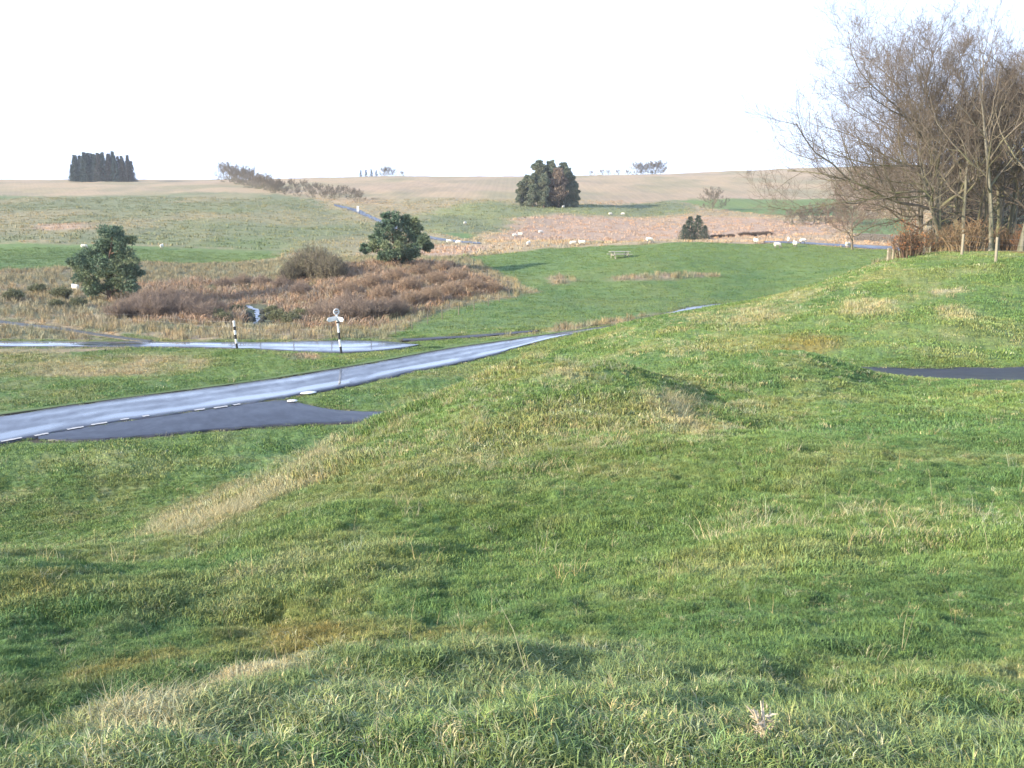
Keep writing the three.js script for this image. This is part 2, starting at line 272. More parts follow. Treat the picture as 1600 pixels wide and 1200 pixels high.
// ---------------------------------------------------------------- the ground, one sheet to the horizon
{
  const az = [], NA = 720, lim = Math.atan(.64);
  for (let i = 0; i <= NA; i++) az.push(-lim + 2 * lim * i / NA);
  for (let i = 1; i < 120; i++) az.push(lim + (2 * Math.PI - 2 * lim) * i / 120);
  const ds = [.5, .8, 1.1, 1.4, 1.7]; for (let d = 1.9; d < 700; d *= 1 + (d < 8 ? .0105 : d < 24 ? .011 : d < 130 ? .0115 : .016)) ds.push(d); ds.push(760, 850, 1000, 1300, 1800, 2600);
  const W = az.length, pos = [0, land(0, .01), 0], col = [.08, .13, .04], uv = [0, 0], idx = [], edge = Math.atan(.8);
  for (const D of ds) for (const p of az) {
    const r = D / Math.cos(Math.min(Math.abs(p > Math.PI ? p - 2 * Math.PI : p), edge)), x = r * Math.sin(p), z = -r * Math.cos(p), gap = roadGap(x, z), c = ground(x, z, gap);
    pos.push(x, height(x, z, gap), z); col.push(c[0], c[1], c[2]); uv.push(x / 4, z / 4);
  }
  for (let i = 0; i < W; i++) idx.push(0, 1 + i, 1 + (i + 1) % W);
  for (let j = 0; j < ds.length - 1; j++) for (let i = 0; i < W; i++) { const a = 1 + j * W + i, b = 1 + j * W + (i + 1) % W, c = a + W, e = b + W; idx.push(a, c, b, b, c, e); }
  const tx = texture(512, (u, v) => { const n = wrapN(u, v, 26, 4), m = wrapN(u, v, 7, 3); return [0, 1, 2].map(k => .80 + .34 * n + .16 * m * [1.2, 1, .9][k]); }, false);
  const bp = texture(512, (u, v) => .5 + .55 * wrapN(u, v, 40, 4), false);
  const g = meshOf(pos, idx, col, uv);
  const m = new THREE.MeshStandardMaterial({ vertexColors: true, map: tx, bumpMap: bp, bumpScale: .06, roughness: .95 });
  m.color.setScalar(1.22);
  struct('ground', g, m);
  console.log('ground', pos.length / 3, idx.length / 3);
}

// ---------------------------------------------------------------- wet roads
function wetTex(seed0, tracks) {
  const rough = texture([128, 1024], (u, v) => {
    let wet = 0; for (const [c, w, s] of tracks) wet = Math.max(wet, s * Math.exp(-(((u - c + .03 * noise(v * 9, seed0)) / w) ** 2)));
    wet = Math.max(wet, tracks[0][2] < .2 ? 0 : .4); wet *= .75 + .5 * noise(v * 14 + u * 2, seed0 + u * 7); wet += .16 * fbm(u * 8, v * 60 + seed0, 3);
    return mix(.55, .06, clamp(wet));
  });
  const color = texture([128, 1024], (u, v) => { const e = Math.min(u, 1 - u), n = fbm(u * 14, v * 110 + seed0, 4) + .5 * fbm(u * 2.5, v * 9 + seed0, 3), m = fbm(u * 40, v * 300, 2), dirt = sm(.07, 0, e + .03 * n); return [.40 + .05 * n + .05 * m + .07 * dirt, .405 + .05 * n + .05 * m + .04 * dirt, .43 + .05 * n + .05 * m]; }, true);
  const coat = texture([128, 1024], (u, v) => {
    let wet = 0; for (const [c, w, s] of tracks) wet = Math.max(wet, s * Math.exp(-(((u - c + .03 * noise(v * 9, seed0)) / w) ** 2)));
    return clamp((.28 + .85 * wet * (.75 + .5 * noise(v * 14 + u * 2, seed0 + u * 7)) + .16 * fbm(u * 8, v * 60 + seed0, 3)) * (1 - .7 * sm(.86, .94, u)));
  });
  return { rough, color, coat };
}
function roadMesh(name, key, lift, tracks, i0 = 0, i1 = null, rate = 24, dull, wetness = 1) {
  const { A, B, n } = ROADS[key], M = 14, pos = [], uv = [], idx = []; let s = 0; i1 = i1 ?? n;
  for (let i = i0; i <= i1; i++) {
    if (i > i0) s += Math.hypot(A[i][0] + B[i][0] - A[i - 1][0] - B[i - 1][0], A[i][1] + B[i][1] - A[i - 1][1] - B[i - 1][1]) / 2;
    for (let j = -1; j <= M + 1; j++) {
      const t = clamp(j / M), x = mix(A[i][0], B[i][0], t), z = mix(A[i][1], B[i][1], t), skirt = j < 0 || j > M;
      const wob = (j <= 0 || j >= M) ? .13 * noise(s * 1.1, j * 3 + 1) + .10 * noise(s * 4.3, j * 3 + 5) : 0;
      pos.push(x + wob, land(x, z) + lift + .02 * Math.sin(Math.PI * t) - (skirt ? .2 : 0), z + wob); uv.push(t, s / rate);
    }
  }
  const W = M + 3; for (let i = 0; i < i1 - i0; i++) for (let j = 0; j < W - 1; j++) { const a = i * W + j; idx.push(a, a + 1, a + W, a + 1, a + W + 1, a + W); }
  const t = wetTex(key.charCodeAt(0), tracks);
  return struct(name, meshOf(pos, idx, null, uv), new THREE.MeshPhysicalMaterial({ map: t.color, roughnessMap: t.rough, roughness: dull ? 1.4 : 1, color: dull ?? (wetness < 1 ? 0x8c92a4 : 0xaeb4c4), clearcoat: dull ? 0 : wetness, clearcoatMap: t.coat, clearcoatRoughness: .06, side: THREE.DoubleSide }));
}
const mainRoad = roadMesh('main_road', 'a', .012, [[.2, .10, .55], [.48, .10, .5], [.76, .11, 1.2]]);
{ // the cut peat edge along the far side of the main road
  const { A, B, n } = ROADS.a, pos = [], col = [], idx = []; let m = 0;
  for (let i = 0; i <= n; i++) for (let s = 0; s < 3; s++) {
    if (i === n && s) break; const j = Math.min(n, i + 1), t = s / 3, ax = mix(A[i][0], A[j][0], t), az = mix(A[i][1], A[j][1], t), bx = mix(B[i][0], B[j][0], t), bz = mix(B[i][1], B[j][1], t), l = Math.hypot(ax - bx, az - bz), dx = (ax - bx) / l, dz = (az - bz) / l, q = (i + t) / n;
    if (-az > 70) continue; const h = (.015 + .38 * sm(.42, .5, q) * sm(.68, .6, q)) * (.7 + .6 * noise(ax * .9, az * .9)) * sm(-10, 0, -az - 36);
    [[.0, -.1, 0], [.08, h * .55, 0], [.16, h, .6], [.5, h * .9, 1], [1.4, -.05, 1]].forEach(([o, y, g]) => { const x = ax + dx * (o + .08 * noise(ax * 3, g)), z = az + dz * o; pos.push(x, land(x, z) + y + .02, z); col.push(...mix3([.035, .03, .022], [.12, .185, .055], g)); });
    if (m) for (let k = 0; k < 4; k++) { const a = (m - 1) * 5 + k; idx.push(a, a + 5, a + 1, a + 1, a + 5, a + 6); } m++;
  }
  struct('road_verge', meshOf(pos, idx, col), new THREE.MeshStandardMaterial({ vertexColors: true, roughness: 1, side: THREE.DoubleSide }));
}
const sideRoad = roadMesh('side_road', 'b', .004, [[.3, .2, .12], [.75, .15, .1]], 0, null, 24, null, .25);
roadMesh('far_road', 'c', .01, [[.4, .2, 1.1], [.75, .2, .9]]);
roadMesh('hill_road', 'd', .08, [[.5, .3, .3]], 0, null, 24, null, .1);
roadMesh('pasture_lane', 'e', .06, [[.5, .3, .3]], 0, null, 24, null, .2);
roadMesh('dirt_track', 'f', .0, [[.3, .1, .2]], 0, null, 24, new THREE.Color(.62, .58, .42));
roadMesh('dirt_track', 'g', .01, [[.3, .1, .2]], 0, null, 24, new THREE.Color(.36, .35, .36));

// ---------------------------------------------------------------- mesh building
class Build {
  constructor() { this.p = []; this.c = []; this.i = []; }
  ring(o, d, r, n, col, wob = 0) {
    const a = Math.abs(d[1]) < .9 ? [0, 1, 0] : [1, 0, 0];
    let ux = d[1] * a[2] - d[2] * a[1], uy = d[2] * a[0] - d[0] * a[2], uz = d[0] * a[1] - d[1] * a[0]; const l = Math.hypot(ux, uy, uz); ux /= l; uy /= l; uz /= l;
    const vx = d[1] * uz - d[2] * uy, vy = d[2] * ux - d[0] * uz, vz = d[0] * uy - d[1] * ux, s = this.p.length / 3;
    for (let k = 0; k < n; k++) { const t = 2 * Math.PI * k / n, q = r * (1 + wob * Math.sin(3 * t + o[1])), x = Math.cos(t) * q, y = Math.sin(t) * q; this.p.push(o[0] + ux * x + vx * y, o[1] + uy * x + vy * y, o[2] + uz * x + vz * y); const cc = typeof col === 'function' ? col(t, o) : col; this.c.push(cc[0], cc[1], cc[2]); }
    return s;
  }
  path(P, R, n, col, wob) {
    let last = -1;
    for (let i = 0; i < P.length; i++) {
      const a = P[Math.max(0, i - 1)], b = P[Math.min(P.length - 1, i + 1)], l = Math.hypot(b[0] - a[0], b[1] - a[1], b[2] - a[2]) || 1;
      const s = this.ring(P[i], [(b[0] - a[0]) / l, (b[1] - a[1]) / l, (b[2] - a[2]) / l], R[i], n, col, wob);
      if (last >= 0) for (let k = 0; k < n; k++) { const k2 = (k + 1) % n; this.i.push(last + k, last + k2, s + k, last + k2, s + k2, s + k); }
      last = s;
    }
  }
  tri(a, b, c, col) { const s = this.p.length / 3; this.p.push(...a, ...b, ...c); for (let k = 0; k < 3; k++) this.c.push(...col); this.i.push(s, s + 1, s + 2); }
  geo() { return meshOf(this.p, this.i, this.c); }
}
const leafM = new THREE.MeshStandardMaterial({ vertexColors: true, roughness: .85, side: THREE.DoubleSide });
const barkM = new THREE.MeshStandardMaterial({ vertexColors: true, roughness: .95 });
const bladeM = new THREE.MeshStandardMaterial({ roughness: .7, side: THREE.DoubleSide });
const jit = (c, f) => c.map(v => v * f);

// ---------------------------------------------------------------- grass and other ground cover
function clump(n, radius, h, w, lean, curl = .5) {
  const p = [], idx = [];
  for (let k = 0; k < n; k++) {
    const a = rr(0, 6.283), r = radius * Math.sqrt(rnd()), x = r * Math.cos(a), z = r * Math.sin(a), b = rr(0, 6.283), l = lean * rr(.2, 1.2), hh = h * rr(.45, 1.1), ww = w * rr(.6, 1.2), t = rr(0, 3.14);
    const dx = Math.cos(t) * ww / 2, dz = Math.sin(t) * ww / 2, lx = Math.cos(b) * l * hh, lz = Math.sin(b) * l * hh, s = p.length / 3;
    p.push(x - dx, -.02, z - dz, x + dx, -.02, z + dz, x + lx * .4 - dx * .8, hh * .6, z + lz * .4 - dz * .8, x + lx * .4 + dx * .8, hh * .6, z + lz * .4 + dz * .8, x + lx, hh * (1 - curl * l * .4), z + lz);
    idx.push(s, s + 1, s + 2, s + 1, s + 3, s + 2, s + 2, s + 3, s + 4);
  }
  return meshOf(p, idx);
}
function scatter(name, label, geo, mat, list) {
  const o = new THREE.InstancedMesh(geo, mat, list.length), m = new THREE.Matrix4(), q = new THREE.Quaternion(), e = new THREE.Euler(), c = new THREE.Color();
  list.forEach((g, i) => { e.set(rr(-.12, .12), g.turn ?? rr(0, 6.283), rr(-.12, .12)); m.compose(new THREE.Vector3(g.x, g.y, g.z), q.setFromEuler(e), new THREE.Vector3(g.s, g.s * (g.h ?? 1), g.s)); o.setMatrixAt(i, m); o.setColorAt(i, c.setRGB(g.c[0], g.c[1], g.c[2])); });
  o.name = numbered(name); tag(o, label, name.includes('grass') ? 'grass' : 'vegetation'); o.userData.kind = 'stuff'; o.castShadow = o.receiveShadow = true; scene.add(o);
  console.log(name, list.length);
}
const DRY = { straw: .68, mottle: .13, crest: .95, paintedShade: .01, tuft: .5, fore: .22, pale: .5, moss: .06, rough: .5 };
function sow(D0, D1, amax, density, pick) { // pick(x, z, kind, colour, D) -> entry or null
  const n = Math.round(density * amax * (D1 * D1 - D0 * D0)), L = [];
  for (let i = 0; i < n; i++) {
    const D = Math.sqrt(rr(D0 * D0, D1 * D1)), a = rr(-amax, amax), x = a * D, z = -D, gap = roadGap(x, z); if (gap < .12) continue;
    const g = ground(x, z, gap), e = pick(x, z, g[3], g, D, gap); if (e) { e.x = x; e.z = z; e.y = height(x, z, gap); L.push(e); }
  }
  return L;
}
seed = 4242;
const tone = (g, lo = .75, hi = 1.6) => { const f = rr(lo, hi), w = rr(-.16, .16); return [g[0] * f * (1 + w), g[1] * f, g[2] * f * (1 - w)]; };
const green = (x, z, k, g, D, gap) => (k === 'rough' || k === 'rust' || k === 'tan' || k === 'red') ? null : { s: rr(.7, 1.35) * (.75 + .5 * sm(-.3, .4, noise(x * .8, z * .8))), h: gap < .5 ? .6 : k === 'straw' ? 1.4 : k === 'mottle' ? 1.15 : .95, c: tone(rnd() < (k === 'fore' ? .17 : k === 'mottle' ? .2 : k === 'crest' ? .8 : k === 'tuft' ? .3 : .035) * (.4 + 1.2 * sm(-.2, .4, noise(x * 1.7, z * 1.7))) ? mix3(g, C.straw, rr(.35, .8)) : g) };
scatter('grass', 'short green grass on the bank at the very front', clump(46, .055, .034, .0027, 1.35), bladeM, sow(1.9, 7, .7, 1250, green));
scatter('grass', 'short green grass on the rounded mound in the foreground', clump(34, .085, .042, .005, 1.3), bladeM, sow(7, 16, .68, 460, green));
scatter('grass', 'green grass round the mound top and the slope to its right', clump(26, .15, .06, .011, 1.3), bladeM, sow(16, 34, .66, 130, green));
scatter('grass', 'green grass on the verges and the right-hand hill', clump(22, .3, .07, .02, 1.2), bladeM, sow(34, 70, .62, 26, green));
scatter('grass', 'green grass of the pasture where the sheep graze', clump(18, .45, .09, .035, 1.1), bladeM, sow(70, 150, .6, 4, (x, z, k, g, D, gap) => k === 'green' || gap < 2 ? { s: rr(.7, 1.4), c: tone(g, .8, 1.2) } : null));
{ // blades hanging over the road edges
  const L = []; for (const k of ['a', 'b', 'c', 'f']) for (const E of [ROADS[k].A, ROADS[k].B]) for (let i = 0; i < E.length - 1; i++) { const l = Math.hypot(E[i + 1][0] - E[i][0], E[i + 1][1] - E[i][1]), n = Math.round(l * 9); for (let j = 0; j < n; j++) { const t = rnd(), x = mix(E[i][0], E[i + 1][0], t) + rr(-.2, .2), z = mix(E[i][1], E[i + 1][1], t) + rr(-.2, .2), gap = roadGap(x, z); if (-z > 90 || gap < -.11 && noise(x * 1.7, z * 1.7) < .25) continue; const g = ground(x, z, 1.5); L.push({ x, y: height(x, z, gap) + .03, z, s: rr(.5, 1.3), c: tone(rnd() < .2 ? mix3(g, C.straw, .6) : g) }); } }
  scatter('grass', 'ragged grass hanging over the edges of the roads', clump(18, .12, .09, .014, 1.1), bladeM, L);
}
const dry = (lo, hi) => (x, z, k, g, D) => { const p = (DRY[k] ?? .014) * (.35 + 1.3 * sm(-.1, .45, noise(x * .7 + 3, z * .7))); return rnd() < p ? { s: rr(lo, hi), c: tone(mix3(C.straw, g, rr(0, .5)), .75, 1.3), h: k === 'fore' || k === 'moss' ? .6 : k === 'straw' ? 1.05 : .9 } : null; };
scatter('dry_grass', 'pale dry grass tufts on the front bank', clump(14, .05, .17, .003, 1.2), bladeM, sow(2, 7, .7, 380, dry(.3, .85)));
scatter('dry_grass', 'straw coloured grass fringe on the left edge of the mound', clump(22, .13, .25, .0045, 1.0), bladeM, sow(7, 30, .66, 62, dry(.3, 1.25)));
scatter('dry_grass', 'straw coloured grass tufts on the hill and verges', clump(20, .25, .27, .010, .9), bladeM, sow(30, 68, .62, 7, dry(.6, 1.3)));
scatter('dry_grass', 'tall pale rough grass round the stream hollow', clump(20, .35, .55, .03, .5), bladeM, sow(62, 140, .6, 3, (x, z, k, g, D, gap) => (k === 'rough' || k === 'pale' || k === 'brown' || (k === 'rust' && rnd() < .6)) && gap > .7 ? { s: rr(.5, 1.2), c: tone(mix3([.33, .28, .16], g, rr(0, .6)), .7, 1.3) } : null));
scatter('bracken', 'rust brown bracken on the slope above the stream', clump(22, .5, .72, .04, 1.1), bladeM, sow(64, 135, .6, 4.5, (x, z, k, g) => k === 'rust' && noise(x * .22, z * .22) < .35 ? { s: rr(.3, 1.3), c: tone(mix3(C.rust, C.red, rnd()), .75, 1.4) } : null));
scatter('moor_grass', 'tan tussocky moor grass on the far hillsides', clump(16, .9, .32, .09, .9), bladeM, sow(125, 330, .6, .3, (x, z, k, g) => k === 'green' ? null : { s: rr(.5, 1.5), h: k === 'red' ? 1.1 : .9, c: tone(g, .95, 1.2) }));
{ // lone straw stalks that stand above the turf
  const g = clump(2, .02, .5, .0035, .35, .2);
  scatter('straw_stalk', 'thin straw stalks standing above the foreground turf', g, bladeM, sow(2.6, 14, .66, 1.1, (x, z, k, c) => ({ s: rr(.3, .85), c: tone([.42, .36, .2], .7, 1.2) })));
}

// ---------------------------------------------------------------- trees
const v3 = (x, y, z) => [x, y, z], nrm = a => { const l = Math.hypot(...a) || 1; return a.map(q => q / l); };
function sideways(d, ang, turn) { // d turned by ang about its own azimuth turn
  const a = Math.abs(d[1]) < .95 ? [0, 1, 0] : [1, 0, 0], u = nrm([d[1] * a[2] - d[2] * a[1], d[2] * a[0] - d[0] * a[2], d[0] * a[1] - d[1] * a[0]]), v = [d[1] * u[2] - d[2] * u[1], d[2] * u[0] - d[0] * u[2], d[0] * u[1] - d[1] * u[0]];
  const s = Math.sin(ang), c = Math.cos(ang), x = Math.cos(turn) * s, y = Math.sin(turn) * s;
  return nrm([0, 1, 2].map(k => d[k] * c + u[k] * x + v[k] * y));
}
function bareTree(sd, { H = 16, r = .32, clear = .28, kids = [12, 8, 7, 6], spread = 1, pull = [0, 0], upright = .5, twig = .012, tint = [1, 1, 1], fork = 0 } = {}) {
  seed = sd; const T = new Build(), Lb = new Build(), Tw = new Build();
  const moss = (t, o) => { const n = .8 + .4 * noise(o[1] * 2 + t, t * 3), m = sm(.55, .05, o[1] / H) * sm(-.6, .5, noise(o[1] * .9, t * 1.3 + sd)); return mix3([.24 * n, .22 * n, .17 * n], [.20 * n, .215 * n, .09 * n], m * .8).map((q, k) => q * tint[k]); };
  const limbC = (t, o) => mix3([.185, .155, .115], [.20, .21, .085], .85 * sm(.75, .2, o[1] / H) * sm(-.3, .5, noise(o[0] * 2, o[1] * 2))).map((q, k) => q * tint[k]);
  const LEN = [.74, .46, .5, .5, .5], WIG = [.08, .27, .3, .33, .3], UP = [.05, .10 * upright * 2, .08, .05, .03];
  function grow(p, d, len, rad, lev) {
    const n = [12, 9, 6, 4, 2][lev], P = [p], R = [rad * (lev === 0 ? 1.5 : 1)], Ds = [d]; let q = p;
    for (let i = 1; i <= n; i++) {
      d = nrm([d[0] + rr(-1, 1) * WIG[lev] + (lev ? 0 : .0), d[1] + rr(-.7, 1) * WIG[lev] + UP[lev], d[2] + rr(-1, 1) * WIG[lev]]);
      q = [0, 1, 2].map(k => q[k] + d[k] * len / n); P.push(q); Ds.push(d); const t = i / n; R.push(Math.max(rad * (lev === 0 ? (1 - .8 * t) * (t < .12 ? 1.12 : 1) : 1 - .72 * t), twig * .5));
    }
    if (lev === 0) T.path(P, R, 10, moss, .08); else if (lev < 3) Lb.path(P, R, lev === 1 ? 6 : 4, limbC); else Tw.path(P, R, 3, jit(mix3([.19, .16, .115], [.215, .16, .12], rnd()), 1).map((c, k) => c * tint[k]));
    if (lev > 3) return;
    const m = kids[lev], c0 = lev === 0 ? clear : .16; let turn = rr(0, 6.28);
    for (let k = 0; k < m; k++) {
      const t = c0 + (1 - c0) * (k + rr(.2, .9)) / m, f = Math.min(t, .999) * n, i = Math.floor(f), w = f - i, o = [0, 1, 2].map(e => mix(P[i][e], P[i + 1][e], w)); turn += 2.4 + rr(-.5, .5);
      const ang = lev === 0 ? mix(1.25, .45, t) * rr(.85, 1.15) * spread ** .5 : rr(.45, 1.0); let e = sideways(Ds[i + 1], ang, turn);
      let L = len * LEN[lev] * (lev === 0 ? mix(1.0, .5, t) * spread : mix(1.1, .6, t)) * rr(.75, 1.2);
      if (lev === 0) { const s = e[0] * pull[0] + e[2] * pull[1]; L *= 1 + .55 * s; e = nrm([e[0] + pull[0] * .25, e[1], e[2] + pull[1] * .25]); }
      grow(o, e, L, Math.min(R[i] * [.66, .55, .55, .6][lev], [9, .13, .042, .016][lev]), lev + 1);
    }
  }
  grow([0, -.3, 0], [0, 1, 0], H * .86, r, 0);
  if (fork) for (let k = 0; k < fork; k++) grow([0, H * .1, 0], nrm([rr(-.5, .5) + pull[0] * .3, 1, rr(-.4, .4)]), H * rr(.6, .78), r * .6, 0);
  return { trunk: T.geo(), branches: Lb.geo(), twigs: Tw.geo() };
}
function placeTree(name, parts, label, category, pos, turn, scale, group) {
  const t = thing(name, label, category, pos, turn, group); t.scale.setScalar(scale);
  for (const k in parts) part(k, parts[k], k === 'foliage' || k === 'leaves' ? leafM : barkM, t); return t;
}
function tuft(B, o, size, col, n = 5, dir = null) {
  for (let k = 0; k < n; k++) {
    let d = nrm([rr(-1, 1), rr(-.6, 1), rr(-1, 1)]); if (dir) d = nrm([d[0] + dir[0] * 1.2, d[1] + dir[1] * 1.2, d[2] + dir[2] * 1.2]);
    const s = nrm([rr(-1, 1), rr(-1, 1), rr(-1, 1)]), l = size * rr(.6, 1.2), w = size * .2, c = jit(col, rr(.75, 1.3));
    B.tri([o[0] - s[0] * w, o[1] - s[1] * w, o[2] - s[2] * w], [o[0] + s[0] * w, o[1] + s[1] * w, o[2] + s[2] * w], [o[0] + d[0] * l, o[1] + d[1] * l, o[2] + d[2] * l], c);
  }
}
function pineTree(sd, lumps, H, size, dense = 55, base = [.14, .205, .125], warm = [.24, .27, .13]) { // lumps: [x, y, z, r] in metres
  seed = sd; const F = new Build(), T = new Build(), Lb = new Build(), top = lumps.reduce((a, b) => b[1] > a[1] ? b : a);
  const bark = (t, o) => mix3([.12, .085, .06], [.2, .12, .07], sm(0, H * .7, o[1]) * (.7 + .3 * Math.sin(t * 3 + o[1])));
  const P = []; for (let i = 0; i <= 8; i++) { const t = i / 8; P.push([top[0] * t * t + .06 * Math.sin(i * 2), top[1] * t - .3, top[2] * t * t]); }
  T.path(P, P.map((_, i) => H * .028 * (1.15 - i / 8.6)), 8, bark, .1);
  for (const [x, y, z, r] of lumps) {
    const by = clamp(y - r * .9, .08 * H, top[1] * .9), t = by / top[1], s = [top[0] * t * t, by, top[2] * t * t];
    Lb.path([s, [mix(s[0], x, .5), mix(by, y, .35), mix(s[2], z, .5)], [x, y, z]], [H * .011, H * .007, H * .003], 5, bark);
    const nsub = Math.round(9 + r * 6);
    for (let k = 0; k < nsub; k++) { // small cushions of needles round the lump
      const d = nrm([rr(-1, 1), rr(-.75, 1), rr(-1, 1)]), q = r * rr(.55, 1.02), o = [x + d[0] * q, y + d[1] * q * .85, z + d[2] * q], cr = r * rr(.28, .5), shade = mix3(base, warm, sm(-.3, .6, noise(o[0] * 1.3 + sd, o[1] * 1.3)) * rr(.5, 1));
      for (let m = 0; m < dense * rr(.7, 1.2); m++) { const e = nrm([rr(-1, 1), rr(-.7, 1), rr(-1, 1)]), w = cr * Math.sqrt(rnd()); tuft(F, [o[0] + e[0] * w, o[1] + e[1] * w * .7, o[2] + e[2] * w], size, shade, 3, e); }
    }
  }
  return { trunk: T.geo(), branches: Lb.geo(), foliage: F.geo() };
}
function spruceTree(sd, H, R, col = [.035, .058, .042], layers = 26, per = 11, size = .5, bare = .04, taper = .75) {
  seed = sd; const F = new Build(), T = new Build();
  T.path([[0, -.3, 0], [0, H * .5, 0], [0, H, 0]], [H * .018, H * .011, .01], 6, [.09, .07, .055]);
  for (let i = 0; i < layers; i++) {
    const t = i / layers, y = H * (bare + (1 - bare) * t), rad = R * (1 - t) ** taper * rr(.8, 1.15) + .12;
    for (let k = 0; k < per; k++) {
      const a = rr(0, 6.283), L = rad * rr(.65, 1.15), c = mix3(col, [.06, .075, .04], rnd() * .6);
      for (let m = 1; m <= 4; m++) { const f = m / 4; tuft(F, [Math.cos(a) * L * f, y - L * .28 * f * f + rr(-.1, .1), Math.sin(a) * L * f], size * (1.15 - .4 * f), c, 4, [Math.cos(a), -.25, Math.sin(a)]); }
    }
  }
  return { trunk: T.geo(), foliage: F.geo() };
}
function shrub(sd, h, w, n, col, col2, leafy) {
  seed = sd; const S = new Build(), Tw = new Build(), Lf = leafy && new Build();
  for (let k = 0; k < n; k++) {
    const a = rr(0, 6.283), q = Math.sqrt(rnd()), o = [Math.cos(a) * q * w * .3, -.1, Math.sin(a) * q * w * .3], lean = q * rr(.5, 1.15), hh = h * (1 - .45 * q * q) * rr(.65, 1.05), b = a + rr(-.5, .5), c = mix3(col, col2, rnd());
    const P = [o]; for (let i = 1; i <= 4; i++) { const t = i / 4; P.push([o[0] + Math.cos(b) * lean * w * .32 * t + rr(-.05, .05) * w, hh * (t ** .9), o[2] + Math.sin(b) * lean * w * .32 * t + rr(-.05, .05) * w]); }
    S.path(P, [.022, .018, .014, .010, .005].map(r => r * (h > 2 ? 1.4 : 1)), 3, c);
    for (let m = 0; m < 7; m++) {
      const t = rr(.25, .95) * 4, i = Math.floor(t), f = t - i, s = [0, 1, 2].map(e => mix(P[i][e], P[Math.min(4, i + 1)][e], f)), d = nrm([rr(-1, 1), rr(.1, 1.1), rr(-1, 1)]), l = h * rr(.10, .26);
      const e = [s[0] + d[0] * l, s[1] + d[1] * l, s[2] + d[2] * l];
      Tw.path([s, [mix(s[0], e[0], .5) + rr(-.03, .03), mix(s[1], e[1], .5), mix(s[2], e[2], .5)], e], [.010, .008, .004].map(r => r * (h > 2 ? 1.5 : 1)), 3, jit(c, rr(.8, 1.2)));
      if (leafy && rnd() < leafy.p) for (let z = 0; z < 5; z++) tuft(Lf, [e[0] + rr(-.1, .1), e[1] + rr(-.1, .1), e[2] + rr(-.1, .1)], leafy.s, leafy.c, 2);
    }
  }
  const r = { stems: S.geo(), twigs: Tw.geo() }; if (leafy) r.leaves = Lf.geo(); return r;
}
const flat = (px, D, py = 395) => { const [x, z] = out(px, D, py); return [x, height(x, z) - .05, z]; };
const spot = (px, py, m = 20) => on(at(px, py, m), -.03);

// two rounded pines in the hollow
{
  const lumps = (L, bx, by, D, sd) => { seed = sd; return L.map(([x, y, r]) => [(x - bx) * D / 1500, (by - y) * D / 1500, rr(-.9, .9) * r * D / 1500, r * D / 1500]); };
  let p = spot(170, 468, 66), D = -p[2];
  const L1 = lumps([[186, 360, 20], [207, 374, 17], [172, 378, 19], [146, 394, 19], [120, 408, 14], [202, 402, 24], [165, 408, 24], [140, 424, 22], [205, 432, 20], [172, 442, 20], [188, 420, 24], [152, 440, 16], [215, 415, 12], [180, 388, 22]], 170, 462, D, 5);
  placeTree('pine_tree', pineTree(11, L1, 6.8, .26, 75), 'rounded dark green pine at the left above the brown thicket', 'tree', p, 0, 1);
  p = spot(618, 415, 80); D = -p[2];
  const L2 = lumps([[612, 347, 15], [640, 350, 15], [603, 366, 19], [634, 368, 20], [656, 380, 13], [588, 385, 16], [574, 392, 9], [620, 388, 20], [645, 392, 15], [667, 388, 8], [604, 402, 11], [630, 404, 12], [650, 365, 11]], 618, 417, D, 6);
  placeTree('pine_tree', pineTree(12, L2, 6.5, .32, 75), 'broad dark green pine in front of the lane up the hill', 'tree', p, 0, 1);
}
{ // the clump of pines on the hill
  seed = 31; const mk = sd => { seed = sd; const L = []; for (let k = 0; k < 26; k++) { const t = rr(0, 1), w = 1 - .62 * t; L.push([rr(-1, 1) * 2.6 * w, .9 + t * 9.9, rr(-1, 1) * 2.6 * w, rr(1.0, 1.7) * (1 - .35 * t)]); } L.push([0, 11.4, 0, .9], [0, 10.2, 0, 1.2], [.2, 8.6, 0, 1.5]); return pineTree(sd, L, 12, .6, 34, [.165, .20, .135], [.24, .24, .15]); };
  const A = mk(33), B = mk(35), W = pineTree(37, [[0, 8, 0, 1.5], [1, 6, .6, 1.7], [-1, 6.4, 0, 1.6], [.4, 4, -.6, 2], [-1.4, 3.6, .4, 1.7], [1.6, 3, 0, 1.5], [0, 9.4, 0, 1]], 10, .6, 34, [.25, .19, .14], [.3, .23, .16]);
  const D0 = -spot(858, 322, 100)[2];
  [[824, 4, .75, A], [843, 2, 1.1, B], [860, 3, 1.12, A], [873, -2, 1.12, W], [886, 2, .95, A], [898, 0, .62, B], [814, 1, .6, B], [850, -4, .8, A], [833, -3, .8, B], [879, 6, 1.05, B]].forEach(([px, dz, s, g], i) =>
    placeTree('pine_tree', g, g === W ? 'brownish pine within the dark clump on the hillside' : 'dark pine in the dense clump on the hillside by its long shadow', 'tree', flat(px, D0 + dz, 320), i * 1.3, s, g === W ? undefined : 'pines of the hillside clump'));
}
{ // square plantation on the left skyline
  const A = spruceTree(51, 13, 3.1, [.14, .19, .17], 24, 11, .8, .04, 1), B = spruceTree(52, 12.6, 3.3, [.19, .185, .165], 24, 11, .8, .04, 1), D0 = -spot(157, 284, 150)[2];
  seed = 53; for (let row = 0; row < 3; row++) for (let k = 0; k < 11; k++) placeTree('spruce_tree', rnd() < .65 ? A : B, 'spruce in the block plantation on the left skyline', 'tree', flat(113 + k * 8.8 + row * 3 + rr(-4, 4) * (k > 0 && k < 10), D0 + row * 3 + rr(-.5, .5), 283), rr(0, 6), rr(.87, 1.05) * D0 / 450 * [.68, .9, 1, 1.02, 1.04, 1.04, 1.03, 1.04, 1.02, .94, .78][k], 'spruces of the skyline plantation');
}
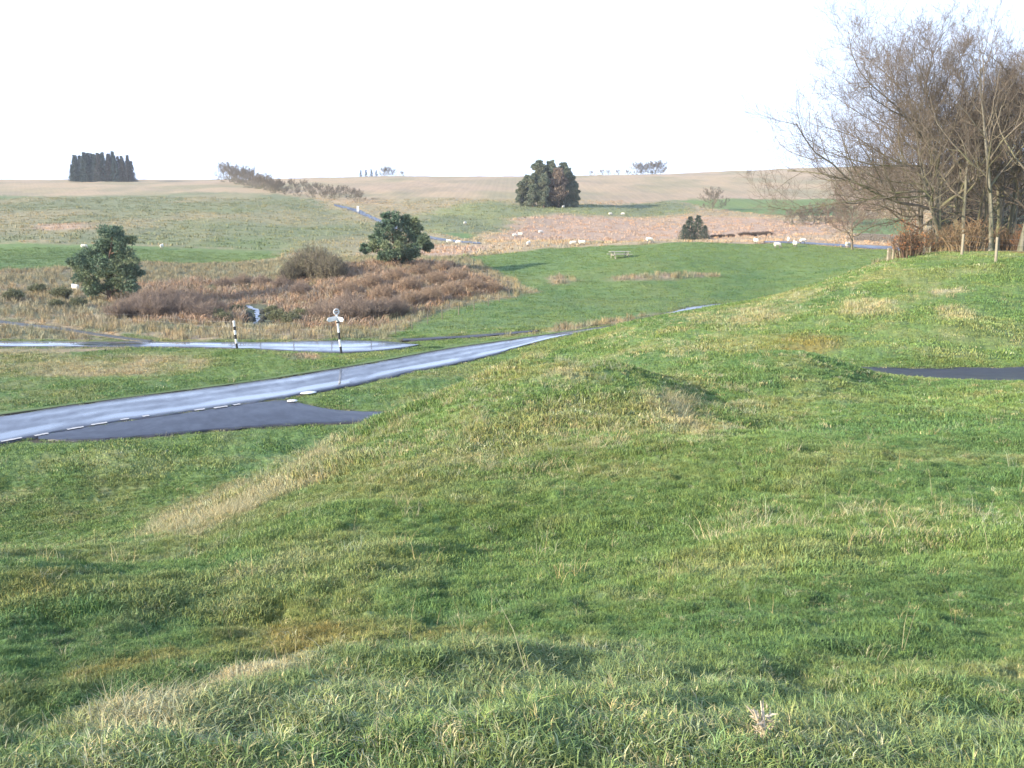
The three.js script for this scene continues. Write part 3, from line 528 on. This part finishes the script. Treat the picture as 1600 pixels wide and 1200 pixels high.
{ // small conifers beside the sheep pasture
  const A = spruceTree(61, 3.9, 1.9, [.105, .145, .10], 20, 12, .3), p = spot(1085, 373, 110), D = -p[2];
  [[1090, 0, 38, 'taller two-topped half of the small dark conifer pair above the pasture'], [1077, .8, 36, 'left one of the small dark conifers above the sheep pasture'], [1101, -.4, 22, 'lowest small dark conifer at the right of its group'], [1069, -.3, 24, 'short dark conifer at the left foot of its group']].forEach(([px, dz, h, l], i) => placeTree('conifer', A, l.replace('two-topped half of the small dark conifer pair', 'middle conifer of the small dark group'), 'tree', flat(px, D + dz, 373), i * 2, h * D / 1500 / 3.9));
}
// the bare wood on the right
const BT = [bareTree(101, { H: 13.6, r: .22, kids: [17, 11, 9, 8], spread: 1.42, pull: [-.6, .2], clear: .2, fork: 1, upright: .14, twig: .014 }), bareTree(102, { H: 15, r: .175, kids: [12, 7, 6, 5], spread: .95, clear: .3, upright: .35 }), bareTree(103, { H: 15, r: .16, kids: [11, 7, 6, 5], spread: .8, clear: .36, upright: .35, tint: [1.08, 1.06, .95] }), bareTree(104, { H: 8, r: .15, kids: [14, 9, 7, 6], spread: 1.35, clear: .2, twig: .022, upright: .3, tint: [1.1, .95, 1] })];
{
  const W = 'bare slender tree standing inside the wood at the right edge';
  const tree = (k, px, D, h, turn, label, group) => placeTree('bare_tree', BT[k], label, 'tree', flat(px, D, 395), turn, h / (k === 3 ? 9 : 16), group);
  tree(0, 1464, 63, 13.9, 0, 'largest spreading bare tree at the left corner of the wood');
  tree(1, 1484, 70, 13, 1, 'slim bare trunk just right of the largest spreading tree');
  tree(0, 1437, 74, 11, .5, 'lower bare tree with long branches sweeping left from the wood');
  tree(3, 1331, 122, 8.8, 2, 'small round bare tree standing alone by the stone wall');
  [[1, 1503, 61, 15.5, 2.2], [2, 1524, 72, 17, 3], [1, 1548, 58, 17, 4], [2, 1571, 66, 18, 5.2], [1, 1594, 57, 18, .4], [0, 1618, 63, 17.5, 1.6], [2, 1648, 60, 18, 2.5], [1, 1690, 64, 18, 1], [2, 1540, 80, 16.5, 4.4], [0, 1560, 76, 16.5, 4.1], [2, 1493, 66, 13.5, 1.9], [1, 1534, 65, 15.5, 5.1], [2, 1558, 63, 16, .3], [1, 1583, 73, 17, 2.1], [2, 1608, 70, 17, 3.9]].forEach(([k, px, D, h, t]) => tree(k, px, D, h * .80, t, W, 'bare trees inside the wood'));
  const S = spruceTree(71, 10, 2.4, [.028, .042, .045], 24, 9, .7); seed = 72;
  for (let k = 0; k < 12; k++) placeTree('spruce_tree', S, 'dark conifer in the row behind the bare wood', 'tree', flat(1468 + k * 18 + rr(-4, 4), rr(98, 118), 390), rr(0, 6), rr(.65, .95), 'conifers behind the bare wood');
  const U = shrub(81, 2.2, 2.8, 60, [.27, .17, .09], [.27, .21, .12]), V = shrub(82, 2.4, 2.0, 60, [.16, .10, .07], [.2, .14, .08], { p: .4, s: .11, c: [.33, .14, .05] });
  [[1420, 56, .95], [1516, 62, .8], [1594, 58, .7]].forEach(([px, D, s], i) => placeTree('beech_sapling', V, ['beech sapling with bright orange leaves at the corner of the wood', 'beech sapling with a few orange leaves between the middle posts', 'beech sapling with orange leaves at the right edge'][i], 'sapling', flat(px, D), i * 2, s));
  for (let k = 0; k < 15; k++) placeTree('brushwood', U, 'leafless brown brushwood at the foot of the wood', 'shrub', flat(1436 + k * 13 + rr(-6, 6), rr(58, 72)), rr(0, 6), rr(.4, 1.15), 'brushwood under the bare trees');
}
// thickets round the stream
{
  const A = shrub(91, 1.9, 2.6, 230, [.27, .21, .16], [.33, .25, .19]), B = shrub(92, 2.6, 3.0, 210, [.22, .20, .12], [.18, .15, .11]), Cc = shrub(93, 1.6, 2.4, 230, [.40, .28, .19], [.31, .235, .16]), G = shrub(94, 1.2, 1.8, 120, [.15, .14, .07], [.17, .15, .09], { p: .5, s: .16, c: [.17, .18, .09] });
  const NTH = ['leftmost', 'second', 'third', 'fourth', 'fifth', 'sixth', 'seventh', 'eighth', 'ninth', 'tenth', 'eleventh', 'twelfth', 'thirteenth', 'fourteenth'];
  const rank = (list, i) => { const k = list.filter((e, j) => e[0] < list[i][0] || (e[0] === list[i][0] && j < i)).length; return k === 0 ? 'leftmost' : k === list.length - 1 ? 'rightmost' : NTH[k] + ' from the left'; };
  const put = (g, name, list, label, group) => list.forEach(([px, py, s], i) => placeTree(name, g, label + ', ' + rank(list, i), 'shrub', spot(px, py, 64), i * 1.7, s, group));
  seed = 95;
  put(A, 'thicket', [[185, 496, .85], [212, 494, 1], [240, 497, 1.1], [268, 496, 1.1], [296, 498, 1], [322, 500, .85], [228, 480, 1], [262, 478, 1.05], [300, 482, 1], [335, 490, .8]], 'red brown twiggy bush in the thicket below the left pine', 'bushes below the left pine');
  put(A, 'thicket', [[505, 500, .9], [530, 503, 1], [560, 502, 1.05], [590, 499, 1], [618, 494, .95], [548, 486, 1]], 'dark brown twiggy bush behind the fingerpost', 'bushes behind the fingerpost');
  put(Cc, 'thicket', [[640, 480, 1], [672, 474, 1], [706, 464, 1], [740, 456, .95], [770, 458, .8], [600, 470, 1], [640, 455, 1], [680, 446, 1], [715, 440, .9], [660, 430, 1], [620, 440, 1], [690, 425, .8], [580, 450, 1], [545, 462, .9]], 'rust coloured scrub bush on the slope below the broad pine', 'rust coloured scrub below the broad pine');
  put(B, 'bare_bush', [[474, 438, 1.2], [500, 436, 1.35], [520, 438, 1.1], [488, 430, 1.35], [455, 444, .9]], 'olive brown leafless willow bush above the waterfall', 'willow bushes above the waterfall');
  put(A, 'thicket', [[380, 446, .8], [410, 448, .8], [440, 452, .8], [350, 452, .75], [470, 462, .8]], 'low brown bush on the bank above the waterfall', 'low bushes above the waterfall');
  put(G, 'green_bush', [[350, 505, .8], [338, 500, .8], [436, 505, .9], [455, 508, .8], [470, 500, .8], [425, 492, .7], [370, 488, .6]], 'yellow green bush beside the small waterfall', 'green bushes beside the waterfall');
  put(G, 'green_bush', [[22, 468, .9], [60, 456, .8], [96, 464, .9], [122, 478, .75], [88, 478, .6]], 'low olive bush on the left edge of the hollow', 'olive bushes at the left edge');
  const E = bareTree(105, { H: 5.8, r: .14, kids: [12, 7, 6, 5], spread: 1.6, clear: .06, twig: .06, upright: .2, tint: [1.12, 1.2, 1.2] });
  [[1236, 352, .5], [1254, 351, .55], [1272, 350, .6], [1290, 350, .6], [1308, 350, .6], [1324, 350, .55]].forEach(([px, py, s], i, L) => placeTree('hawthorn', E, 'grey leafless hawthorn in the hedge before the lone bare tree, ' + rank(L, i), 'tree', spot(px, py, 130), i * 2, s * 1.1, 'hawthorns left of the wood'));
  placeTree('hawthorn', E, 'single small leafless tree in the far green field', 'tree', spot(1113, 330, 130), 1, 33 * -spot(1113, 330, 130)[2] / 1500 / 7);
  // hedge trees climbing to the left skyline
  seed = 96;
  for (let k = 0; k < 17; k++) { const px = 352 + k * 5.2 + rr(-2, 2), py = 282 + k * 1.2 + rr(-1, 2), p = spot(px, py, 150); placeTree('hawthorn', E, 'grey brown leafless tree in the row dropping from the left skyline', 'tree', p, k * 1.9, (25 - k * .4) * rr(.85, 1.2) * -p[2] / 1500 / 7, 'trees dropping from the left skyline'); }
  for (const [px, py, h] of [[430, 302, 14], [455, 296, 14], [475, 298, 15], [500, 305, 16], [515, 308, 18], [530, 309, 16], [548, 313, 16], [562, 316, 17], [465, 306, 12], [488, 310, 13], [440, 300, 15], [447, 304, 12], [463, 299, 13], [483, 303, 14], [493, 300, 13], [508, 312, 14], [522, 313, 15], [538, 305, 14], [555, 311, 15]]) { const p = spot(px, py, 130); placeTree('hawthorn', E, 'dark leafless thorn tree at the top end of the lane', 'tree', p, px, h * -p[2] / 1500 / 7, 'thorn trees at the lane top'); }
  for (const [px, h, n] of [[564, 9, 1], [572, 9, 1], [580, 10, 1], [588, 8, 1], [600, 12, 0], [606, 12, 0], [614, 9, 0], [628, 6, 0]]) { const p = flat(px, 640, 272); if (n) placeTree('spruce_tree', spruceTree(51, 13, 4, [.035, .055, .06], 14, 7, 1.2), 'tiny dark conifer on the skyline between the lane and the pine clump', 'tree', p, px, (h + 2) * 640 / 1500 / 13, 'skyline conifers left of the pine clump'); else placeTree('bare_tree', E, 'tiny bare tree on the skyline between the lane and the pine clump', 'tree', p, px, (h + 2) * 640 / 1500 / 7, 'skyline bare trees left of the pine clump'); }
  for (const [px, h] of [[924, 7], [940, 8], [950, 7], [965, 8], [980, 7], [994, 17], [1001, 16], [1008, 15], [1018, 18], [1025, 18], [1032, 19]]) placeTree('bare_tree', E, 'hazy bare tree on the skyline right of the pine clump', 'tree', flat(px, 680, 272), px, (h + 1) * 680 / 1500 / 7, 'hazy skyline trees right of the pine clump');
  const lone = spot(1170, 275, 150); placeTree('hawthorn', E, 'single dark bush high on the pale moor by the wood', 'shrub', lone, 1, 7 * -lone[2] / 1500 / 7);
  seed = 97; const K = shrub(98, .9, 2.2, 200, [.08, .06, .045], [.12, .085, .06]);
  [[1116, 371, .7], [1128, 371, .7], [1142, 371, .7], [1164, 369, 1], [1174, 368, 1.1], [1186, 367, 1.1], [1198, 366, 1]].forEach(([px, py, s], i, L) => placeTree('heather', K, 'low dark heather bush along the far edge of the sheep pasture, ' + rank(L, i), 'shrub', spot(px, py, 110), i, s * 1.2, 'heather along the pasture edge'));
}

// ---------------------------------------------------------------- things people put there
const mat = (r, g, b, rough = .8, extra) => new THREE.MeshStandardMaterial({ color: new THREE.Color().setRGB(r, g, b), roughness: rough, ...extra });
const woodTex = texture([128, 512], (u, v) => { const n = fbm(u * 30 + 2 * noise(v * 3, u * 4), v * 6, 4), m = noise(u * 90, v * 30); return [.66 + .22 * n + .08 * m, .63 + .2 * n + .08 * m, .57 + .18 * n + .07 * m]; }, true);
const postM = new THREE.MeshStandardMaterial({ map: woodTex, bumpMap: woodTex, bumpScale: .006, roughness: .9, color: new THREE.Color().setRGB(.72, .70, .62) });
const greyPostM = new THREE.MeshStandardMaterial({ map: woodTex, roughness: .9, color: new THREE.Color().setRGB(.5, .48, .42) });
const wireM = mat(.35, .35, .36, .45, { metalness: .8 }), whiteM = mat(.8, .79, .76, .5), blackM = mat(.025, .025, .027, .5), greyM = mat(.5, .5, .5, .6);
const lathe = (pts, n = 16) => new THREE.LatheGeometry(pts.map(([x, y]) => new THREE.Vector2(x, y)), n);
const rod = (y0, y1, r0, r1 = r0, n = 16) => lathe([[0, y0], [r0 - .004, y0], [r0, y0 + .004], [r1, y1 - .004], [r1 - .004, y1], [0, y1]], n);
function bevelBox(w, h, d, b = .008) { const s = new THREE.Shape(), x = w / 2 - b, y = h / 2 - b; s.moveTo(-x, -y).lineTo(x, -y).lineTo(x, y).lineTo(-x, y).closePath(); const g = new THREE.ExtrudeGeometry(s, { depth: d - 2 * b, bevelSize: b, bevelThickness: b, bevelSegments: 1 }); g.translate(0, 0, -d / 2 + b); return g; }
{ // fingerpost
  const t = thing('fingerpost', 'black and white banded fingerpost with white arms beside the road junction', 'signpost', spot(533.5, 552.5, 40)); t.rotation.z = .083;
  [[-.2, .52, 0], [.52, .97, 1], [.97, 1.42, 0], [1.42, 2.0, 1], [2.0, 2.12, 0], [2.12, 2.52, 1]].forEach(([a, b, w]) => part(w ? 'white_band' : 'black_band', rod(a, b, .075), w ? whiteM : blackM, t));
  const arm = (turn, y) => { const s = new THREE.Shape(); s.moveTo(.03, -.13).lineTo(.78, -.13).lineTo(.92, 0).lineTo(.78, .13).lineTo(.03, .13).closePath(); const g = new THREE.ExtrudeGeometry(s, { depth: .03, bevelSize: .008, bevelThickness: .008, bevelSegments: 2 }); g.translate(0, 0, -.015); const o = part('finger_arm', g, whiteM, t); o.position.y = y; o.rotation.y = turn; const rim = part('arm_border', new THREE.TorusGeometry(.05, .008, 8, 20), blackM, o); rim.position.set(.74, 0, .026); };
  arm(-.95, 2.28); arm(Math.PI + 1.0, 2.34);
  const f = part('finial_ring', new THREE.TorusGeometry(.17, .035, 12, 32), whiteM, t); f.position.y = 2.74; f.rotation.y = .5;
  const c = part('finial_bar', bevelBox(.34, .09, .04), greyM, f);
}
{ // banded roadside marker
  const t = thing('marker_post', 'short black and white banded post by the far road near the waterfall', 'post', spot(370.5, 546, 40)); t.rotation.z = .06; const k = 62 / 1500;
  [[-.3, 11, 0], [11, 18, 1], [18, 25, 0], [25, 32, 1], [32, 38, 0], [38, 45.5, 1]].forEach(([a, b, w]) => part(w ? 'white_band' : 'black_band', rod(a < 0 ? a : a * k, b * k, .075), w ? whiteM : blackM, t));
  part('cap', lathe([[0, 0], [.085, 0], [.085, .02], [.05, .055], [0, .065]]), whiteM, t).position.y = 45.5 * k;
}
{ // white sign on the lane up the hill
  const p = spot(559.5, 334, 120), k = -p[2] / 1500, t = thing('lane_sign', 'small white sign plate on a post beside the hill lane', 'sign', p);
  part('post', rod(-.2, 12 * k, .05), greyM, t); const s = part('plate', bevelBox(3.4 * k, 8 * k, .05), whiteM, t); s.position.set(0, 8 * k, .09);
}
{ // picnic table
  const p = spot(968, 403, 70), t = thing('picnic_table', 'weathered grey wooden picnic table in the sheep pasture', 'picnic table', p, .28); seed = 201;
  const grey = new THREE.MeshStandardMaterial({ map: woodTex, bumpMap: woodTex, bumpScale: .004, roughness: .75, color: new THREE.Color().setRGB(1.0, 1.0, .98) });
  const board = (name, w, h, d, x, y, z, par = t) => { const o = part(name, bevelBox(w, h, d), grey, par); o.position.set(x, y, z); return o; };
  for (let k = 0; k < 5; k++) board('top_plank', 2.5, .045, .15, 0, .76, (k - 2) * .165);
  for (const s of [-1, 1]) for (let k = 0; k < 2; k++) board('seat_plank', 2.5, .045, .16, 0, .46, s * (.72 + k * .175 - .09));
  for (const x of [-.85, .85]) { board('seat_bearer', .06, .1, 1.75, x, .385, 0); board('top_bearer', .06, .09, .8, x + .001, .69, 0); for (const s of [-1, 1]) { const l = board('leg', .07, .86, .1, x + .065, .36, s * .5); l.rotation.x = s * -.42; } }
}
function postFence(name, label, pts, { step = 0, h = 1.15, r = .06, wires = 4, sink = .4, jitterH = .1, pm = postM } = {}) {
  const t = thing(name, label, 'fence', [0, 0, 0]), tops = [];
  let P = pts; if (step) { let L = 0; for (let i = 1; i < pts.length; i++) L += Math.hypot(pts[i][0] - pts[i - 1][0], pts[i][1] - pts[i - 1][1]); P = lerpPts(pts, Math.round(L / step)); }
  P.forEach(([x, z, hh]) => { const H = (hh ?? h) * rr(1 - jitterH, 1 + jitterH), y = height(x, z), o = part('post', rod(-sink, H, r * rr(.9, 1.1), r * .9, 10), pm, t); o.position.set(x, y, z); o.rotation.set(rr(-.04, .04), rr(0, 6), rr(-.05, .05)); tops.push([x, y, z, H]); });
  for (let w = 0; w < wires; w++) { const B = new Build(), c = tops.map(([x, y, z, H]) => [x, y + H * (.25 + .68 * w / Math.max(1, wires - 1)), z]); B.path(c, c.map(() => .003), 4, [1, 1, 1]); part('wire', B.geo(), wireM, t); }
  return t;
}
seed = 210;
postFence('wire_fence', 'stout weathered post and wire fence in front of the bare wood', [[1700, 47, 1.2], [1628, 48, 1.15], [1557, 49, 1.25], [1503, 53, 1.15], [1443, 56, 1.1], [1396, 57.5, .95]].map(([px, D, h]) => [...out(px, D, 395), h]), { r: .075, jitterH: .02 });
{ const p = flat(1389, 57, 400), o = thing('gate_post', 'pale square gate post at the left end of the wood fence', 'post', p); part('shaft', bevelBox(.2, 1.3, .2, .02), postM, o).position.y = .25; part('cap', new THREE.ConeGeometry(.13, .06, 4, 1).rotateY(Math.PI / 4), postM, o).position.y = .93; }
postFence('wire_fence', 'thin pale post fence round the stream hollow', [[728, 412], [765, 436], [806, 464], [760, 480], [690, 500], [600, 525], [520, 529], [430, 529], [320, 522], [240, 517], [160, 508]].map(([x, y]) => at(x, y, 64)), { step: 2.7, r: .036, wires: 3, pm: greyPostM, jitterH: .2, h: 1 });
postFence('wire_fence', 'distant thin post fence between the pasture lane and the lone tree', [[1200, 374], [1260, 373], [1336, 376]].map(([x, y]) => at(x, y, 100)), { step: 3, r: .05, wires: 3, pm: greyPostM });
{ // dry stone wall
  const A = at(1336, 376, 100), B = at(1408, 379, 100), E = [B[0] + 14, B[1] + 1], t = thing('stone_wall', 'dark dry stone wall running into the wood behind the lane', 'wall', [0, 0, 0]); seed = 220; const gs = [], top = [];
  const P = lerpPts([A, B, E], 70);
  for (let i = 0; i < 70; i++) { const [x, z] = P[i], [x2, z2] = P[i + 1], ang = -Math.atan2(z2 - z, x2 - x), L = Math.hypot(x2 - x, z2 - z), y = height(x, z);
    for (let c = 0; c < 6; c++) { const g = new THREE.DodecahedronGeometry(.5, 0); g.scale(L * rr(.95, 1.25), .24 * rr(.9, 1.2), .5 - c * .035 + rr(0, .06)); g.rotateY(ang + rr(-.1, .1)); g.translate(x + rr(-.1, .1), y + .05 + c * .2, z); (c === 5 ? top : gs).push(g); } }
  const stone = mat(.16, .145, .125, .95); part('stones', mergeGeometries(gs), stone, t).userData.kind = 'stuff'; part('coping', mergeGeometries(top), stone, t).userData.kind = 'stuff';
}
// painted give-way dashes, worn, and edge stones at the tip of the grass island
{
  const paint = mat(.5, .48, .46, .6), { A, B, n } = ROADS.a;
  const near = p => { let b = 1e9, q = null; for (let i = 0; i < n; i++) { const e = [mix(A[i][0], B[i][0], .97), mix(A[i][1], B[i][1], .97)], d = Math.hypot(e[0] - p[0], e[1] - p[1]); if (d < b) { b = d; q = i; } } return q; };
  seed = 230;
  for (const [px, py, L] of [[18, 688, 1.3], [65, 680, .9], [118, 670, 1.1], [155, 663, 1.1], [195, 656, .6], [228, 651, .5], [312, 641, .8], [345, 637, 1.1], [370, 633, .6]].map(([a, b, c]) => [a, b, c * .62])) {
    const p = at(px, py, 20), i = near(p), d = nrm([B[i + 1][0] - B[i][0], 0, B[i + 1][1] - B[i][1]]), w = [-d[2], 0, d[0]], pos = [], idx = []; p[0] += .0;
    for (let k = 0; k <= 8; k++) for (let j = 0; j <= 1; j++) { const s = (k / 8 - .5) * L, q = (j - .5) * .2 + rr(-.03, .03), x = p[0] + d[0] * s + w[0] * q, z = p[1] + d[2] * s + w[2] * q; pos.push(x, land(x, z) + .042, z); }
    for (let k = 0; k < 8; k++) idx.push(k * 2, k * 2 + 1, k * 2 + 2, k * 2 + 1, k * 2 + 3, k * 2 + 2);
    part('painted_dash', meshOf(pos, idx), paint, mainRoad).material.side = THREE.DoubleSide;
  }
  [[457, 628, 'low white edge stone at the tip of the grass island'], [482, 615.5, 'longer white edge stone on the main road side of the grass island']].forEach(([px, py, l], i) => { const [x, z] = at(px, py, 20), g = new THREE.SphereGeometry(.5, 16, 10), P = g.attributes.position; for (let k = 0; k < P.count; k++) { const f = 1 + .12 * noise(P.getX(k) * 5 + i, P.getZ(k) * 5 + P.getY(k) * 3); P.setXYZ(k, P.getX(k) * f, P.getY(k) * f, P.getZ(k) * f); } g.computeVertexNormals(); g.scale(i ? .85 : .5, .12, i ? .5 : .3); const o = new THREE.Mesh(g, whiteM); o.name = numbered('edge_stone'); o.position.set(x, land(x, z) + .06, z); o.rotation.y = i ? .5 : .1; tag(o, l, 'stone'); scene.add(o); });
}
{ // the beck: a short white fall between wet dark banks, and the pool above it
  const ribbon = (name, pts, w, m, parent) => { const P = lerpPts(pts.map(([x, y]) => at(x, y, 64)), 40), pos = [], idx = []; seed = 240; P.forEach(([x, z], i) => { for (let j = 0; j <= 4; j++) { const q = (j / 4 - .5) * w * (1 + .9 * noise(i * .55, j * .2)); pos.push(x + q, land(x, z) + .07 + .05 * noise(i * .9, j * 2), z); } }); for (let i = 0; i < 40; i++) for (let j = 0; j < 4; j++) { const a = i * 5 + j; idx.push(a, a + 1, a + 5, a + 1, a + 6, a + 5); } return struct(name, meshOf(pos, idx), m, parent); };
  const foam = mat(.27, .31, .37, .28, { side: THREE.DoubleSide }), pool = mat(.03, .05, .055, .06, { side: THREE.DoubleSide });
  const fall = ribbon('stream', [[386, 478.5], [391, 481.5], [398, 484], [402, 487], [403, 491], [401, 496], [403, 501], [400, 507]], .38, foam, scene);
  ribbon('stream_pool', [[380, 465], [395, 464.5], [412, 463]], .5, pool, scene);
  const g = []; seed = 241;
  const rocks = new THREE.DodecahedronGeometry(.5, 1), rp = rocks.attributes.position; for (let k = 0; k < rp.count; k++) { const f = 1 + .3 * noise(rp.getX(k) * 4 + 3, rp.getY(k) * 4 + rp.getZ(k) * 5); rp.setXYZ(k, rp.getX(k) * f, rp.getY(k) * f * .7, rp.getZ(k) * f); } rocks.computeVertexNormals();
  const rockM = mat(.035, .038, .03, .85);
  [[388, 497], [394, 500], [411, 490], [414, 500], [409, 505], [420, 497], [391, 504], [430, 506], [425, 500]].forEach(([px, py]) => { const o = new THREE.Mesh(rocks, rockM); o.name = numbered('wet_rock'); const [x, z] = at(px, py, 64); o.position.set(x, land(x, z) + .1, z); o.rotation.set(rr(0, 6), rr(0, 6), 0); o.scale.setScalar(rr(.45, .85)); tag(o, 'dark wet rock beside the small white waterfall', 'rock', 'rocks beside the waterfall'); scene.add(o); });
}
// ---------------------------------------------------------------- sheep
function sheepGeo(grazing) {
  const N = 64, mc = new MarchingCubes(N, new THREE.MeshBasicMaterial(), false, false, 60000), S = .85; // box of +-S metres
  const bones = [[-.34, .66, 0, .24, .30, .64, 0, .24], [-.42, .72, 0, .19, .1, .72, 0, .22]];
  const head = grazing ? [[.30, .68, 0, .15, .56, .34, 0, .10], [.56, .32, 0, .085, .68, .14, .02, .055]] : [[.30, .72, 0, .16, .52, .92, 0, .11], [.50, .95, 0, .095, .70, .88, 0, .06]];
  const legs = [[.30, .10], [.27, -.11], [-.36, .11], [-.40, -.10]].flatMap(([x, z]) => [[x, .55, z, .085, x + (x < 0 ? -.04 : .02), .28, z, .045], [x + (x < 0 ? -.04 : .02), .28, z, .045, x, .02, z, .035]]);
  const hx = grazing ? [.58, .34] : [.50, 1.0], ears = [-1, 1].map(s => [hx[0] - .02, hx[1], s * .06, .03, hx[0] - .05, hx[1] + .02, s * .17, .022]), tail = [[-.58, .74, 0, .05, -.64, .52, 0, .04]];
  const all = [...bones.map(b => [b, .09]), ...head.map(b => [b, .05]), ...legs.map(b => [b, .03]), ...ears.map(b => [b, .02]), ...tail.map(b => [b, .03])];
  let e = 0;
  for (let k = 0; k < N; k++) for (let j = 0; j < N; j++) for (let i = 0; i < N; i++) {
    const x = (i - N / 2) / (N / 2) * S, y = (j - N / 2) / (N / 2) * S + .62, z = (k - N / 2) / (N / 2) * S; let d = 9;
    for (const [b, sk] of all) { const bx = b[4] - b[0], by = b[5] - b[1], bz = b[6] - b[2], t = clamp(((x - b[0]) * bx + (y - b[1]) * by + (z - b[2]) * bz) / (bx * bx + by * by + bz * bz)), q = Math.hypot(x - b[0] - bx * t, y - b[1] - by * t, z - b[2] - bz * t) - mix(b[3], b[7], t), h = Math.max(sk - Math.abs(d - q), 0) / sk; d = Math.min(d, q) - h * h * sk / 4; }
    if (y > .42 && x < .42) d -= .02 * noise(x * 16, y * 16 + z * 13);
    mc.field[e++] = -d;
  }
  mc.isolation = 0; mc.update();
  const n = mc.count, pos = [], col = [];
  for (let i = 0; i < n; i++) { const x = mc.positionArray[i * 3] * S, y = mc.positionArray[i * 3 + 1] * S + .62, z = mc.positionArray[i * 3 + 2] * S; pos.push(x, y, z); const face = sm(.5, .56, x) || (y < .36 ? 1 : 0); col.push(...mix3([.74, .69, .58], [.22, .195, .17], face)); }
  const g = meshOf(pos, null, col); const na = []; for (let i = 0; i < n * 3; i++) na.push(mc.normalArray[i]); g.setAttribute('normal', new THREE.Float32BufferAttribute(na, 3)); return g;
}
{
  const G = [sheepGeo(true), sheepGeo(false)], wool = new THREE.MeshStandardMaterial({ vertexColors: true, roughness: 1 });
  const near = 'sheep grazing at the far edge of the bright green pasture';
  [[118, 454, 1, 2.6, 'white sheep on the bank left of the rounded left pine', 66], [253, 389, 1, 1.6, 'lone white sheep on the left green field right of the pine', 80], [132, 387, 0, .2, 'white sheep on the left field half behind the pine', 80], [702, 380, 0, .1, 'left sheep of two beside the lower end of the hill lane', 100], [716, 381.5, 0, 3, 'right sheep of two beside the lower end of the hill lane', 100], [805, 372, 0, .3, 'left sheep of a pair on the reddish moor beyond the pasture', 110], [813, 369.5, 1, 2.9, 'right sheep of a pair on the reddish moor beyond the pasture', 110], [845, 366.5, 0, .4, 'single sheep on the green patch right of the moor pair', 110], [826, 387, 1, 1.2, 'leftmost sheep on the skyline of the bright pasture', 90], [895, 385, 0, 3.3, 'left sheep of the pair left of the picnic table', 90], [909, 384.5, 1, 3.0, 'right standing sheep of the pair left of the picnic table', 90], [1015, 380.5, 0, .2, 'sheep on the pasture edge right of the picnic table', 90], [1181, 380.5, 1, 1.9, 'upright sheep left of the group by the pasture lane', 90], [1215, 387.5, 0, .1, 'nearest sheep of the group by the pasture lane', 90], [1232, 379, 1, 1.4, 'small rear sheep between two others by the pasture lane', 90], [1242, 386.5, 1, 1.7, 'middle sheep of the group facing the camera by the lane', 90], [1254, 380.5, 0, 3.2, 'rear right sheep of the group by the pasture lane', 90], [1325, 388, 0, .5, 'sheep alone on the right by the lane before the wood', 90], [880, 325, 1, 1, 'tiny white sheep under the hillside pine clump', 150], [954, 337, 0, .3, 'faint left sheep on the slope below the clump shadow', 150], [973, 337, 0, 2.9, 'faint right sheep on the slope below the clump shadow', 150], [727, 352, 0, 1, 'faint sheep on the green hill right of the lane', 120]].forEach(([px, py, k, turn, label, m]) => {
    const [x, z] = at(px, py, m), o = new THREE.Mesh(G[k], wool); o.name = numbered('sheep'); o.position.set(x, height(x, z) - .02, z); o.rotation.y = turn; o.scale.setScalar(0.84 * (-z < 180 ? 1 : 1.1)); o.castShadow = o.receiveShadow = true; tag(o, label, 'sheep', 'sheep on the common'); scene.add(o);
  });
}
{ // bleached dead thistle at the bottom right, and a few dark droppings of soil on the mound
  const B = new Build(); seed = 250; const p = on(at(1190, 1180, 2)); const c = [.58, .48, .34];
  for (let k = 0; k < 4; k++) { const b = rr(0, 6.28); B.path([[rr(-.01, .01), -.03, rr(-.01, .01)], [rr(-.015, .015), .06, rr(-.01, .01)], [Math.cos(b) * .025, .10 + rr(0, .03), Math.sin(b) * .02], [Math.cos(b) * .06 * rr(.6, 1.2), .15 + rr(0, .03), Math.sin(b) * .05]], [.010, .008, .005, .002], 6, jit(c, rr(.8, 1.2)), .2); }
  const L = new Build(); for (let k = 0; k < 46; k++) { const y = rr(.0, .15), a = rr(0, 6.28), s = .012 + y * .12; tuft(L, [Math.cos(a) * s, y, Math.sin(a) * s], .035, jit(c, rr(.6, 1.15)), 2, [Math.cos(a), .4, Math.sin(a)]); }
  const t = thing('dead_thistle', 'bleached dead thistle stalk in the turf at the bottom right', 'plant', p); t.scale.setScalar(.72); part('stem', B.geo(), barkM, t); part('leaves', L.geo(), leafM, t);
}
renderer.render(scene, camera);
